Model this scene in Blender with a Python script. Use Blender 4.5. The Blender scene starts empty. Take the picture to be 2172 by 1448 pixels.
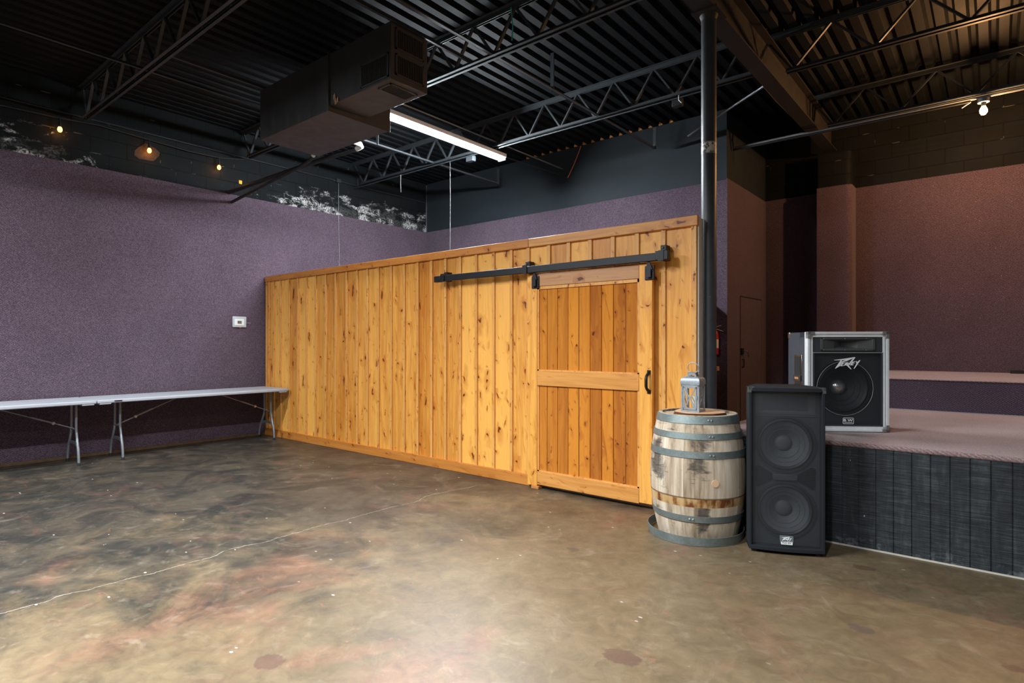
import bpy, bmesh, math, random
from mathutils import Vector, Matrix
random.seed(7)
scene = bpy.context.scene
COL = scene.collection
PI = math.pi

# ------------------------------------------------------------------ mesh builder
class MB:
    def __init__(s):
        s.v = []; s.f = []; s.m = []
    def add(s, vs, fs, mi=0):
        o = len(s.v)
        s.v += [tuple(p) for p in vs]
        s.f += [tuple(i + o for i in f) for f in fs]
        s.m += [mi] * len(fs)
        return s
    def box(s, x0, x1, y0, y1, z0, z1, mi=0):
        vs = [(x0,y0,z0),(x1,y0,z0),(x1,y1,z0),(x0,y1,z0),(x0,y0,z1),(x1,y0,z1),(x1,y1,z1),(x0,y1,z1)]
        return s.add(vs, [(0,3,2,1),(4,5,6,7),(0,1,5,4),(1,2,6,5),(2,3,7,6),(3,0,4,7)], mi)
    def bar(s, a, b, w, h, up=(0,0,1), mi=0):
        """rectangular bar from a to b, w across, h along up"""
        a = Vector(a); b = Vector(b); d = (b-a).normalized(); up = Vector(up)
        if abs(d.dot(up)) > .98: up = Vector((0,1,0))
        sx = d.cross(up).normalized(); uz = sx.cross(d).normalized()
        vs = []
        for p in (a, b):
            for i, j in ((-1,-1),(1,-1),(1,1),(-1,1)):
                vs.append(p + sx*i*w/2 + uz*j*h/2)
        return s.add(vs, [(0,1,2,3),(7,6,5,4),(0,4,5,1),(1,5,6,2),(2,6,7,3),(3,7,4,0)], mi)
    def tube(s, pts, r, n=10, closed=False, mi=0):
        pts = [Vector(p) for p in pts]; N = len(pts); rs = r if isinstance(r, (list, tuple)) else [r]*N
        ref = None; vs = []
        for i, p in enumerate(pts):
            if closed: t = pts[(i+1) % N] - pts[i-1]
            else: t = pts[min(i+1, N-1)] - pts[max(i-1, 0)]
            t.normalize()
            if ref is None:
                ref = Vector((0,0,1)) if abs(t.z) < .9 else Vector((1,0,0))
            u = (ref - t*ref.dot(t)).normalized(); w = t.cross(u); ref = u
            for k in range(n):
                a = 2*PI*k/n
                vs.append(p + (u*math.cos(a) + w*math.sin(a))*rs[i])
        fs = []
        for i in range(N if closed else N-1):
            j = (i+1) % N
            for k in range(n):
                l = (k+1) % n
                fs.append((i*n+k, i*n+l, j*n+l, j*n+k))
        if not closed:
            fs.append(tuple(range(n))[::-1]); fs.append(tuple((N-1)*n + k for k in range(n)))
        return s.add(vs, fs, mi)
    def lathe(s, prof, n=40, c=(0,0,0), axis='z', closed=False, mi=0, cap=True):
        """prof: list of (r, h)"""
        vs = []; N = len(prof)
        for r, h in prof:
            for k in range(n):
                a = 2*PI*k/n; x, y = r*math.cos(a), r*math.sin(a)
                if axis == 'z': p = (x, y, h)
                elif axis == 'y': p = (x, h, y)
                else: p = (h, x, y)
                vs.append((p[0]+c[0], p[1]+c[1], p[2]+c[2]))
        fs = []
        for i in range(N if closed else N-1):
            j = (i+1) % N
            for k in range(n):
                l = (k+1) % n
                q = (i*n+k, i*n+l, j*n+l, j*n+k)
                fs.append(q if axis != 'y' else q[::-1])
        if not closed and cap:
            if prof[0][0] > 1e-6: fs.append(tuple(range(n))[::-1])
            if prof[-1][0] > 1e-6: fs.append(tuple((N-1)*n+k for k in range(n)))
        return s.add(vs, fs, mi)
    def prism(s, poly, z0, z1, tf=None, mi=0):
        """2D polygon extruded between z0 and z1; tf maps (x,y,z)->3D"""
        n = len(poly)
        area = sum(poly[i][0]*poly[(i+1)%n][1]-poly[(i+1)%n][0]*poly[i][1] for i in range(n))
        if area < 0: poly = poly[::-1]
        vs = [(x,y,z0) for x,y in poly] + [(x,y,z1) for x,y in poly]
        if tf: vs = [tf(*p) for p in vs]
        fs = [tuple(range(n))[::-1], tuple(range(n, 2*n))]
        fs += [(i, (i+1)%n, n+(i+1)%n, n+i) for i in range(n)]
        return s.add(vs, fs, mi)
    def build(s, name, mat, parent=None, bevel=0, seg=2, smooth=40, local=False, kind=None, label=None):
        off = Vector((0,0,0))
        if parent is not None and not local:
            q = parent
            while q is not None: off += q.location; q = q.parent
        me = bpy.data.meshes.new(name)
        me.from_pydata([tuple(Vector(p)-off) for p in s.v], [], s.f)
        bm = bmesh.new(); bm.from_mesh(me)
        bmesh.ops.recalc_face_normals(bm, faces=bm.faces)
        bm.to_mesh(me); bm.free()
        mats = mat if isinstance(mat, (list, tuple)) else [mat]
        for m in mats: me.materials.append(m)
        for p, mi in zip(me.polygons, s.m): p.material_index = mi
        if smooth:
            for p in me.polygons: p.use_smooth = True
            me.set_sharp_from_angle(angle=math.radians(smooth))
        o = bpy.data.objects.new(name, me); COL.objects.link(o)
        if parent is not None: o.parent = parent
        if bevel:
            b = o.modifiers.new('bevel', 'BEVEL'); b.width = bevel; b.segments = seg
            b.limit_method = 'ANGLE'; b.angle_limit = math.radians(50)
        if kind: o['kind'] = kind
        if label: o['label'] = label
        return o

def tag(o, label, cat, group=None):
    o['label'] = label; o['category'] = cat
    if group: o['group'] = group
    return o
def thing(name, label, cat, loc=(0,0,0), rz=0, group=None):
    o = bpy.data.objects.new(name, None); COL.objects.link(o)
    o.empty_display_size = .1; o.location = loc; o.rotation_euler = (0,0,rz)
    return tag(o, label, cat, group)
def dup(root, loc, label=None):
    def cp(o, par):
        c = o.copy(); COL.objects.link(c)
        if par is not None: c.parent = par
        for ch in list(o.children): cp(ch, c)
        return c
    r = cp(root, None); r.location = loc
    if label: r['label'] = label
    return r
def B(*a, **k): return MB().box(*a, **k)
def circ(c, r, n=24, plane='xy', a0=0, a1=2*PI, end=False):
    out = []
    for k in range(n + (1 if end else 0)):
        a = a0 + (a1-a0)*k/n; u, v = r*math.cos(a), r*math.sin(a)
        out.append({'xy': (c[0]+u, c[1]+v, c[2]), 'xz': (c[0]+u, c[1], c[2]+v), 'yz': (c[0], c[1]+u, c[2]+v)}[plane])
    return out

# ------------------------------------------------------------------ materials
class NT:
    def __init__(s, name):
        s.mat = bpy.data.materials.new(name); s.mat.use_nodes = True
        s.t = s.mat.node_tree; s.t.nodes.clear()
        s.out = s.t.nodes.new('ShaderNodeOutputMaterial')
        s.b = s.t.nodes.new('ShaderNodeBsdfPrincipled')
        s.t.links.new(s.b.outputs[0], s.out.inputs[0])
        s._c = {}
    def L(s, a, b): s.t.links.new(a, b)
    def n(s, typ, **k):
        nd = s.t.nodes.new('ShaderNode' + typ)
        for kk, v in k.items(): setattr(nd, kk, v)
        return nd
    def put(s, sock, v):
        if isinstance(v, bpy.types.NodeSocket): s.L(v, sock)
        elif v is not None: sock.default_value = v
    def coord(s, kind='Object'):
        if kind not in s._c: s._c[kind] = s.n('TexCoord').outputs[kind]
        return s._c[kind]
    def map(s, vec, scale=(1,1,1), loc=(0,0,0), rot=(0,0,0)):
        m = s.n('Mapping'); s.L(vec, m.inputs[0])
        s.put(m.inputs['Location'], loc); m.inputs['Rotation'].default_value = rot; m.inputs['Scale'].default_value = scale
        return m.outputs[0]
    def math(s, op, a, b=None, c=None, clamp=False):
        m = s.n('Math', operation=op, use_clamp=clamp)
        s.put(m.inputs[0], a); s.put(m.inputs[1], b)
        if c is not None: s.put(m.inputs[2], c)
        return m.outputs[0]
    def vmath(s, op, a, b=None):
        m = s.n('VectorMath', operation=op); s.put(m.inputs[0], a); s.put(m.inputs[1], b)
        return m.outputs[0]
    def noise(s, vec, scale, detail=4, rough=.55, dist=0, dim='3D'):
        m = s.n('TexNoise', noise_dimensions=dim); s.L(vec, m.inputs['Vector'])
        m.inputs['Scale'].default_value = scale; m.inputs['Detail'].default_value = detail
        m.inputs['Roughness'].default_value = rough; m.inputs['Distortion'].default_value = dist
        return m.outputs[0]
    def voro(s, vec, scale, feature='F1', out='Distance', rnd=1):
        m = s.n('TexVoronoi', feature=feature); s.L(vec, m.inputs['Vector'])
        m.inputs['Scale'].default_value = scale; m.inputs['Randomness'].default_value = rnd
        return m.outputs[out]
    def ramp(s, fac, stops, interp='LINEAR'):
        r = s.n('ValToRGB'); s.L(fac, r.inputs[0]); cr = r.color_ramp; cr.interpolation = interp
        while len(cr.elements) < len(stops): cr.elements.new(.5)
        for e, (p, c) in zip(cr.elements, stops):
            e.position = p
            e.color = (c, c, c, 1) if isinstance(c, (int, float)) else (*c, 1)
        return r.outputs[0]
    def step(s, x, a, b):
        m = s.n('MapRange', interpolation_type='SMOOTHSTEP')
        s.put(m.inputs[0], x); m.inputs[1].default_value = a; m.inputs[2].default_value = b
        return m.outputs[0]
    def mix(s, f, a, b, blend='MIX'):
        m = s.n('Mix', data_type='RGBA', blend_type=blend)
        s.put(m.inputs[0], f)
        for i, v in ((6, a), (7, b)):
            s.put(m.inputs[i], (*v, 1) if isinstance(v, tuple) and len(v) == 3 else v)
        return m.outputs[2]
    def sep(s, vec):
        m = s.n('SeparateXYZ'); s.L(vec, m.inputs[0]); return m.outputs
    def comb(s, x, y, z):
        m = s.n('CombineXYZ'); s.put(m.inputs[0], x); s.put(m.inputs[1], y); s.put(m.inputs[2], z); return m.outputs[0]
    def bump(s, h, strength=.3, dist=.01):
        m = s.n('Bump'); s.L(h, m.inputs['Height']); m.inputs['Strength'].default_value = strength; m.inputs['Distance'].default_value = dist
        s.L(m.outputs[0], s.b.inputs['Normal'])
    def set(s, color=None, rough=None, metal=None, spec=None):
        if color is not None: s.put(s.b.inputs['Base Color'], (*color, 1) if isinstance(color, tuple) else color)
        if rough is not None: s.put(s.b.inputs['Roughness'], rough)
        if metal is not None: s.put(s.b.inputs['Metallic'], metal)
        if spec is not None: s.put(s.b.inputs['Specular IOR Level'], spec)
        return s.mat

def plain(name, c, rough=.5, metal=0, var=.12, scale=30, spec=.5, bump=0):
    t = NT(name); n = t.noise(t.coord(), scale, 5)
    col = t.mix(n, tuple(x*(1-var) for x in c), tuple(min(1, x*(1+var)) for x in c))
    t.set(col, t.math('ADD', t.math('MULTIPLY', n, .2), rough-.1), metal, spec)
    if bump: t.bump(n, bump, .004)
    return t.mat
def glow(name, c, strength):
    t = NT(name); t.set(tuple(c), .4)
    t.b.inputs['Emission Color'].default_value = (*c, 1); t.b.inputs['Emission Strength'].default_value = strength
    return t.mat

def carpet(name, dark, mid, light, fine=1.0):
    t = NT(name); co = t.coord()
    sx = t.sep(co)
    # woven diagonal rib pattern along the wall
    u = t.math('ADD', sx[0], sx[1])
    diag = t.math('SINE', t.math('ADD', t.math('MULTIPLY', u, 210*fine), t.math('ADD', t.math('MULTIPLY', sx[2], 330*fine), t.math('MULTIPLY', t.noise(co, 25, 2), 5))))
    n1 = t.noise(co, 118*fine, 3, .8); n2 = t.noise(co, 1.6, 4, .6)
    f = t.math('ADD', t.math('MULTIPLY', diag, .085), n1)
    col = t.ramp(f, [(.26, dark), (.5, mid), (.78, light)])
    blot = t.math('ADD', t.math('MULTIPLY', n2, .5), .75)
    col = t.mix(1.0, col, t.comb(blot, blot, blot), 'MULTIPLY')
    hue = t.noise(co, 60, 2)
    col = t.mix(t.step(hue, .62, .74), col, t.mix(.5, col, (.10,.035,.05)))
    # lint specks
    v = t.voro(co, 9, 'F1'); sp = t.math('LESS_THAN', v, .035)
    col = t.mix(t.math('MULTIPLY', sp, .6), col, (.45,.42,.42))
    t.set(col, .95, 0, .15)
    t.b.inputs['Sheen Weight'].default_value = .25; t.b.inputs['Sheen Roughness'].default_value = .5
    t.bump(f, .5, .006)
    return t.mat

M = {}
M['carpet'] = carpet('purple_carpet', (.011,.0085,.014), (.076,.051,.074), (.23,.17,.215))
M['stage_carpet'] = carpet('mauve_carpet', (.14,.085,.088), (.27,.182,.182), (.48,.37,.37), .8)

def blocks():
    t = NT('black_block'); co = t.coord(); s = t.sep(co)
    uv = t.comb(t.math('ADD', s[0], s[1]), s[2], 0.0)
    br = t.n('TexBrick'); t.L(uv, br.inputs['Vector'])
    br.offset = .5; br.inputs['Scale'].default_value = 1
    br.inputs['Brick Width'].default_value = .406; br.inputs['Row Height'].default_value = .203
    br.inputs['Mortar Size'].default_value = .006; br.inputs['Mortar Smooth'].default_value = .4
    br.inputs['Color1'].default_value = (1,1,1,1); br.inputs['Color2'].default_value = (.85,.85,.85,1); br.inputs['Mortar'].default_value = (.25,.25,.25,1)
    n = t.noise(co, 45, 6, .65); n2 = t.noise(co, 2.2, 5, .6)
    base = t.mix(n2, (.0025,.0035,.004), (.010,.0125,.0138))
    base = t.mix(.6, base, br.outputs['Color'], 'MULTIPLY')
    # flaking white patches low on the block courses, mostly towards the far corner of the left wall
    stretch = t.map(co, (1,1.5,3.4))
    patch = t.noise(stretch, 3.2, 9, .68, .7)
    lowband = t.math('MULTIPLY', t.step(s[2], 4.16, 3.98), t.step(s[0], -8.2, -8.7))
    far = t.math('MULTIPLY', lowband, t.step(s[1], 4.2, 5.6))
    near = t.math('MULTIPLY', lowband, t.math('ADD', t.step(s[1], 2.9, 1.7), t.math('MULTIPLY', t.step(s[2], 3.86, 3.76), .55)))
    thr = t.math('SUBTRACT', .735, t.math('ADD', t.math('MULTIPLY', far, .24), t.math('MULTIPLY', near, .20)))
    pm = t.math('MULTIPLY', t.math('SUBTRACT', patch, thr), 11, clamp=True)
    pm = t.math('MULTIPLY', t.math('MULTIPLY', pm, t.step(n, .36, .62)), t.math('ADD', t.step(t.noise(t.map(co, (1,1,1.6), (5,2,1)), 2.6, 3), .44, .56), .12))
    base = t.mix(pm, base, (.50,.50,.49))
    # faint chips along joints
    chips = t.math('MULTIPLY', t.math('SUBTRACT', 1.0, br.outputs['Fac']), 0)
    jn = t.math('MULTIPLY', br.outputs['Fac'], t.step(t.noise(co, 5.5, 4), .6, .68))
    base = t.mix(t.math('MULTIPLY', jn, .35), base, (.3,.3,.27))
    t.set(base, .75, 0, .14)
    h = t.math('SUBTRACT', t.math('MULTIPLY', n, .25), br.outputs['Fac'])
    t.bump(h, .7, .012)
    return t.mat
M['block'] = blocks()
M['drywall'] = plain('black_drywall', (.014,.020,.025), .75, 0, .2, 8, .3, .1)
M['black_paint'] = plain('black_paint', (.012,.0145,.016), .5, 0, .35, 12, .35)
M['joist_paint'] = plain('joist_paint', (.027,.032,.037), .5, 0, .3, 14, .45)
M['deck'] = plain('deck_paint', (.0042,.0056,.0068), .65, 0, .35, 5, .12)
M['beam_paint'] = plain('beam_paint', (.022,.020,.019), .6, 0, .3, 9, .3)
M['duct'] = None
def duct():
    t = NT('duct_black'); co = t.coord()
    n = t.noise(co, 3, 6, .65); n2 = t.noise(t.map(co, (1,1,.4)), 7, 5, .6)
    col = t.mix(n, (.013,.014,.0148), (.052,.053,.055))
    col = t.mix(t.step(n2, .62, .75), col, (.060,.048,.040))
    t.set(col, t.math('ADD', t.math('MULTIPLY', n2, .35), .28), .0, .5); t.bump(n, .08, .03)
    return t.mat
M['duct'] = duct()
M['black_metal'] = plain('black_hardware', (.010,.011,.014), .45, .3, .3, 40)
M['void'] = plain('dark_gap', (.003,.003,.003), .9, 0, .1)
M['steel'] = plain('bare_steel', (.55,.56,.57), .35, .9, .15, 30)
M['white_plastic'] = plain('white_plastic', (.72,.73,.74), .45, 0, .04, 20)
M['table_top'] = plain('table_plastic', (.38,.40,.44), .5, 0, .04, 60)
M['table_leg'] = plain('table_leg_grey', (.24,.26,.29), .4, .5, .15, 50)
M['rubber'] = plain('black_rubber', (.012,.012,.013), .8, 0, .2)
M['screen'] = plain('grey_lcd', (.12,.13,.10), .25, 0, .05)
M['yellow'] = plain('yellow_tag', (.75,.45,.02), .6, 0, .1)
M['pale_end'] = plain('pale_board_edge', (.60,.56,.48), .7, 0, .1)
M['pipe_white'] = plain('white_pipe', (.55,.56,.57), .45, 0, .1)
M['red'] = plain('red_enamel', (.62,.02,.03), .25, 0, .08, 20)
M['paper'] = plain('paper_label', (.72,.66,.58), .7, 0, .1, 80)
M['brass'] = plain('pale_valve', (.60,.50,.42), .4, .7, .1)
M['teal'] = plain('teal_cord', (.02,.40,.33), .6)
M['orange_wire'] = plain('orange_wire', (.75,.16,.04), .6)
M['tan_cord'] = plain('tan_cord', (.40,.25,.14), .7)
M['white_cord'] = plain('white_cord', (.60,.60,.60), .6)
M['dull_cord'] = plain('dull_white_cord', (.22,.23,.23), .7)
M['grey_conduit'] = plain('grey_conduit', (.20,.21,.22), .4, .6, .2)

def pole_mat():
    t = NT('pole_paint'); co = t.coord(); s = t.sep(co)
    n = t.noise(co, 18, 5, .6)
    col = t.mix(n, (.020,.023,.028), (.05,.055,.062))
    band = t.math('MULTIPLY', t.step(s[2], 3.00, 3.02), t.step(s[2], 3.11, 3.09))
    pn = t.noise(t.map(co, (1,1,1.2)), 22, 5, .7)
    col = t.mix(t.math('MULTIPLY', band, t.step(pn, .44, .50)), col, (.55,.53,.50))
    chip = t.math('LESS_THAN', t.voro(t.map(co, (1,1,.6)), 9), .05)
    col = t.mix(chip, col, (.55,.55,.52))
    t.set(col, .42, 0, .5); t.bump(n, .1, .004)
    return t.mat
M['pole'] = pole_mat()

def wood(name, axis, c_lo, c_hi, knotdens=.55, knot_scale=1.0, rough=.42, contrast=1.0):
    """pine; axis = grain axis 0/1/2 ; varies per board (mesh island)"""
    t = NT(name); co = t.coord(); g = t.n('NewGeometry')
    rnd = g.outputs['Random Per Island']
    off = t.comb(t.math('MULTIPLY', rnd, 37.0), t.math('MULTIPLY', rnd, 53.0), t.math('MULTIPLY', rnd, 91.0))
    p = t.vmath('ADD', co, off)
    s = t.sep(p)
    along = s[axis]; a2 = [s[i] for i in range(3) if i != axis]
    across = t.math('ADD', a2[0], a2[1])
    # knots: sparse voronoi cells in the board plane
    wq = t.noise(t.comb(t.math('MULTIPLY', across, 7), t.math('MULTIPLY', along, 5), rnd), 1.0, 2)
    q = t.comb(t.math('ADD', t.math('MULTIPLY', across, 1.0), t.math('MULTIPLY', wq, .07)), t.math('ADD', t.math('MULTIPLY', along, .62), t.math('MULTIPLY', t.math('ADD', wq, across), .30)), 0.0)
    vn = t.n('TexVoronoi', voronoi_dimensions='2D', feature='F1'); t.L(q, vn.inputs['Vector'])
    vn.inputs['Scale'].default_value = 8.2/knot_scale
    d = vn.outputs['Distance']; cc = t.sep(vn.outputs['Color'])
    on = t.math('LESS_THAN', t.math('ADD', cc[0], t.math('MULTIPLY', t.math('SUBTRACT', t.noise(t.comb(across, t.math('MULTIPLY', along, .6), t.math('MULTIPLY', rnd, 9)), 2.2, 1), .5), 2.2)), knotdens)
    size = t.math('ADD', t.math('MULTIPLY', t.math('POWER', cc[1], 2.8), .17), .038)
    k = t.math('MULTIPLY', t.math('SUBTRACT', 1.0, t.math('DIVIDE', d, size), clamp=True), on)          # 1 in the centre
    halo = t.math('MULTIPLY', t.math('SUBTRACT', 1.0, t.math('DIVIDE', d, t.math('MULTIPLY', size, 4.0)), clamp=True), on)
    # grain
    warp = t.math('MULTIPLY', halo, 1.6)
    w2 = t.math('MULTIPLY', t.noise(t.comb(t.math('MULTIPLY', across, 3), t.math('MULTIPLY', along, .55), 0.0), 2, 2), 1.4)
    gx = t.math('ADD', t.math('ADD', t.math('MULTIPLY', across, 34), warp), t.math('MULTIPLY', w2, 3))
    gv = t.comb(gx, t.math('MULTIPLY', along, 1.3), t.math('MULTIPLY', rnd, 20))
    n1 = t.noise(gv, 1.0, 4, .55)
    fine = t.noise(t.comb(t.math('MULTIPLY', across, 260), t.math('MULTIPLY', along, 5), rnd), 1.0, 3, .6)
    f = t.math('ADD', t.math('ADD', t.math('MULTIPLY', n1, .42), t.math('MULTIPLY', fine, .26)), t.math('ADD', .05, t.math('MULTIPLY', t.noise(t.comb(t.math('MULTIPLY', across, 6), t.math('MULTIPLY', along, .8), rnd), 1.0, 3), .27)))
    f = t.math('ADD', f, t.math('MULTIPLY', t.math('SUBTRACT', rnd, .5), .34*contrast))
    col = t.ramp(f, [(.30, c_lo), (.62, c_hi), (.85, tuple(min(1, x*1.12) for x in c_hi))])
    dk = tuple(x*.55 for x in c_lo)
    # long orange flares of heart grain, and darker halos round the knots
    fl = t.noise(t.comb(t.math('ADD', t.math('MULTIPLY', across, 21), t.math('MULTIPLY', along, 3.0)), t.math('MULTIPLY', along, 2.6), t.math('MULTIPLY', rnd, 30)), 1.0, 3, .5, 1.2)
    col = t.mix(t.math('MULTIPLY', t.step(fl, .60, .74), .55), col, (c_lo[0]*.9, c_lo[1]*.72, c_lo[2]*.5))
    col = t.mix(t.math('MULTIPLY', halo, .65), col, (c_lo[0]*.9, c_lo[1]*.68, c_lo[2]*.5))
    col = t.mix(t.step(k, .05, .45), col, (dk[0]*.55, dk[1]*.32, dk[2]*.25))
    t.set(col, t.math('ADD', t.math('MULTIPLY', f, .15), rough-.07), 0, .4)
    t.bump(f, .12, .003)
    return t.mat
PL, PH = (.53,.180,.020), (.90,.445,.092)
M['pine_z'] = wood('pine_vertical', 2, PL, PH, .60)
M['pine_x'] = wood('pine_horizontal', 0, (.42,.145,.022), (.72,.335,.085), .6)
M['rail_x'] = wood('pine_trim', 0, (.36,.110,.014), (.60,.235,.045), .6)
M['batten'] = wood('pine_batten', 2, (.52,.20,.032), (.78,.40,.115), .6, .6)
M['plank_z'] = wood('pine_orange', 2, (.34,.095,.008), (.64,.235,.024), .5, .75, .9)
M['header_x'] = wood('pine_brown', 0, (.36,.16,.06), (.52,.27,.12), .4, .8)
M['post_wood'] = plain('orange_wood', (.50,.20,.05), .5, 0, .2, 12)

def floor_mat():
    t = NT('stained_concrete'); co = t.coord(); s = t.sep(co)
    big = t.noise(co, .55, 6, .58, .6); med = t.noise(t.map(co, (1,1,1), (7,3,0), (0,0,.6)), 1.7, 8, .62, 1.2); fine = t.noise(co, 22, 6, .7)
    tan = t.mix(med, (.078,.053,.026), (.200,.150,.086))
    # red-brown stain clouds
    rn = t.noise(t.map(co, (1,.8,1), (11.3,4.1,0)), 1.0, 7, .6, .9)
    tan = t.mix(t.math('MULTIPLY', t.step(rn, .50, .68), .55), tan, (.20,.085,.055))
    # grey-green acid stain, spreading from the back left quarter
    lead = t.math('ADD', t.math('MULTIPLY', s[0], -.34), t.math('MULTIPLY', s[1], .10))
    brk = t.noise(t.map(co, (1,1.3,1), (4,8,0), (0,0,.5)), 1.25, 9, .66, 1.4)
    gmask = t.math('ADD', t.math('MULTIPLY', t.math('SUBTRACT', lead, 1.40), 1.0), t.math('ADD', t.math('MULTIPLY', t.math('SUBTRACT', big, .5), 1.6), t.math('MULTIPLY', t.math('SUBTRACT', brk, .5), 1.9)))
    gm = t.step(gmask, -.30, .45)
    grey = t.mix(t.step(med, .35, .65), (.015,.018,.017), (.060,.050,.036))
    c = t.mix(t.math('MULTIPLY', gm, .93), tan, grey)
    r2 = t.noise(t.map(co, (1,1.6,1), (21,2,0), (0,0,.4)), 1.3, 8, .66, 1.0)
    c = t.mix(t.math('MULTIPLY', t.step(r2, .54, .70), .34), c, (.15,.066,.047))
    # swirls
    sw = t.noise(t.map(co, (1,1,1), (3,9,0)), 3.1, 10, .7, 2.6)
    c = t.mix(t.math('MULTIPLY', t.step(sw, .52, .72), .45), c, t.mix(.5, c, (.36,.30,.23)))
    c = t.mix(t.math('MULTIPLY', t.step(sw, .46, .30), .5), c, t.mix(.55, c, (.10,.07,.05)))
    c = t.mix(.45, c, t.ramp(t.noise(co, 9, 9, .72, .8), [(.3,.2),(.7,.85)]), 'OVERLAY')
    # worn spots where the stain has flaked (x, y, radius, colour)
    for (x, y, r, k) in [(-1.31,2.382,.10,0),(-2.508,1.343,.085,0),(-.641,4.31,.07,0),(-.516,3.371,.06,1),(-3.639,2.385,.085,1),(-2.25,3.413,.055,1),(.082,3.383,.05,0)]:
        dx = t.math('SUBTRACT', s[0], x); dy = t.math('SUBTRACT', s[1], y)
        d = t.math('SQRT', t.math('ADD', t.math('MULTIPLY', dx, dx), t.math('MULTIPLY', t.math('MULTIPLY', dy, dy), 2.2)))
        d = t.math('ADD', d, t.math('MULTIPLY', t.math('SUBTRACT', t.noise(co, 16, 3), .5), .12))
        m = t.step(d, r, r*.8)
        c = t.mix(t.math('MULTIPLY', m, .65), c, (.085,.042,.032) if k == 0 else (.075,.062,.052))
    # scattered red scuffs
    rs = t.noise(t.map(co, (2,5,1), (1,5,0), (0,0,.7)), 3.3, 9, .75, 1.5)
    rm = t.math('MULTIPLY', t.step(rs, .58, .7), t.step(t.noise(co, .9, 2), .50, .62))
    c = t.mix(t.math('MULTIPLY', rm, .5), c, (.42,.13,.08))
    # saw-cut crack running to the timber partition
    wob = t.math('MULTIPLY', t.math('SUBTRACT', t.noise(t.comb(0.0, s[1], 0.0), 1.1, 7, .62), .5), .42)
    dcr = t.math('ABSOLUTE', t.math('SUBTRACT', t.math('SUBTRACT', s[0], -4.06), wob))
    wid = t.math('MULTIPLY', t.step(t.noise(co, 14, 4, .7), .25, .75), .0062)
    cm = t.math('MULTIPLY', t.math('LESS_THAN', dcr, wid), t.math('LESS_THAN', s[1], 4.35))
    c = t.mix(t.math('MULTIPLY', cm, .6), c, (.42,.38,.33))
    # white paint flecks
    vv = t.voro(t.map(co, (1,1.7,1), (0,0,0), (0,0,.5)), 4.2); fl = t.math('LESS_THAN', t.math('ADD', vv, t.math('MULTIPLY', fine, .06)), .078)
    zone = t.math('MULTIPLY', t.step(t.noise(co, 1.1, 3), .38, .50), t.step(lead, .2, 1.1))
    c = t.mix(t.math('MULTIPLY', t.math('MULTIPLY', fl, zone), .8), c, (.62,.58,.54))
    ro = t.math('ADD', .30, t.math('MULTIPLY', t.math('ADD', med, fine), .14))
    t.set(c, ro, 0, .5)
    t.bump(t.math('ADD', t.math('MULTIPLY', sw, .6), t.math('MULTIPLY', fine, .2)), .10, .006)
    return t.mat
M['floor'] = floor_mat()

def stave_mat():
    t = NT('weathered_oak'); co = t.coord(); s = t.sep(co)
    rnd = t.n('NewGeometry').outputs['Random Per Island']
    gv = t.vmath('ADD', t.map(co, (26,26,2.2)), t.comb(t.math('MULTIPLY', rnd, 40), 0.0, 0.0))
    g = t.noise(gv, 1.0, 6, .62)
    f = t.math('ADD', g, t.math('MULTIPLY', t.math('SUBTRACT', rnd, .5), .36))
    c = t.ramp(f, [(.25, (.22,.16,.10)), (.5, (.47,.38,.275)), (.75, (.68,.59,.47))])
    # black charring / mildew blotches
    bl = t.noise(t.map(co, (1,1,.75), (2.2,1.7,4.0)), 4.2, 7, .66, .8)
    def near(x, y, z, rr, hh):
        dx = t.math('DIVIDE', t.math('SUBTRACT', s[0], x), rr); dy = t.math('DIVIDE', t.math('SUBTRACT', s[1], y), rr); dz = t.math('DIVIDE', t.math('SUBTRACT', s[2], z), hh)
        return t.math('SUBTRACT', 1.0, t.math('SQRT', t.math('ADD', t.math('ADD', t.math('MULTIPLY', dx, dx), t.math('MULTIPLY', dy, dy)), t.math('MULTIPLY', dz, dz))), clamp=True)
    bias = t.math('ADD', near(.150, -.305, .60, .12, .30), t.math('ADD', near(.155, -.29, .22, .07, .22), near(-.20, -.28, .55, .14, .25)))
    bl = t.math('ADD', bl, t.math('SUBTRACT', t.math('MULTIPLY', bias, .30), .075))
    bm_ = t.step(bl, .53, .66)
    c = t.mix(t.math('MULTIPLY', bm_, .82), c, (.055,.050,.045))
    sc = t.noise(t.map(co, (6,6,46)), 1.0, 4, .6)
    c = t.mix(t.math('MULTIPLY', t.math('MULTIPLY', t.step(sc, .56, .64), t.step(bl, .46, .58)), .7), c, (.05,.045,.04))
    # unweathered strip where the fifth hoop has slipped off
    st = t.math('MULTIPLY', t.step(s[2], .266, .272), t.step(s[2], .333, .326))
    c = t.mix(st, c, t.ramp(t.noise(t.map(co, (14,14,5)), 1.0, 4), [(.40, (.16,.05,.012)), (.52, (.46,.29,.12)), (.7, (.55,.40,.22))]))
    ln = t.math('MULTIPLY', t.step(t.math('ABSOLUTE', t.math('SUBTRACT', s[2], .332)), .007, .003), .8)
    c = t.mix(ln, c, (.10,.04,.012))
    ln2 = t.math('MULTIPLY', t.step(t.math('ABSOLUTE', t.math('SUBTRACT', s[2], .157)), .008, .003), .7)
    c = t.mix(ln2, c, (.16,.06,.015))
    t.set(c, .75, 0, .25); t.bump(g, .35, .004)
    return t.mat
M['stave'] = stave_mat()
def galv(name, c1, c2, sc=9):
    t = NT(name); co = t.coord()
    n = t.noise(co, sc, 6, .65); sp = t.voro(co, 70, 'F1', 'Distance')
    c = t.mix(n, c1, c2); c = t.mix(.12, c, sp, 'OVERLAY')
    t.set(c, t.math('ADD', t.math('MULTIPLY', n, .25), .38), .55, .5); t.bump(n, .06, .005)
    return t.mat
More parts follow.
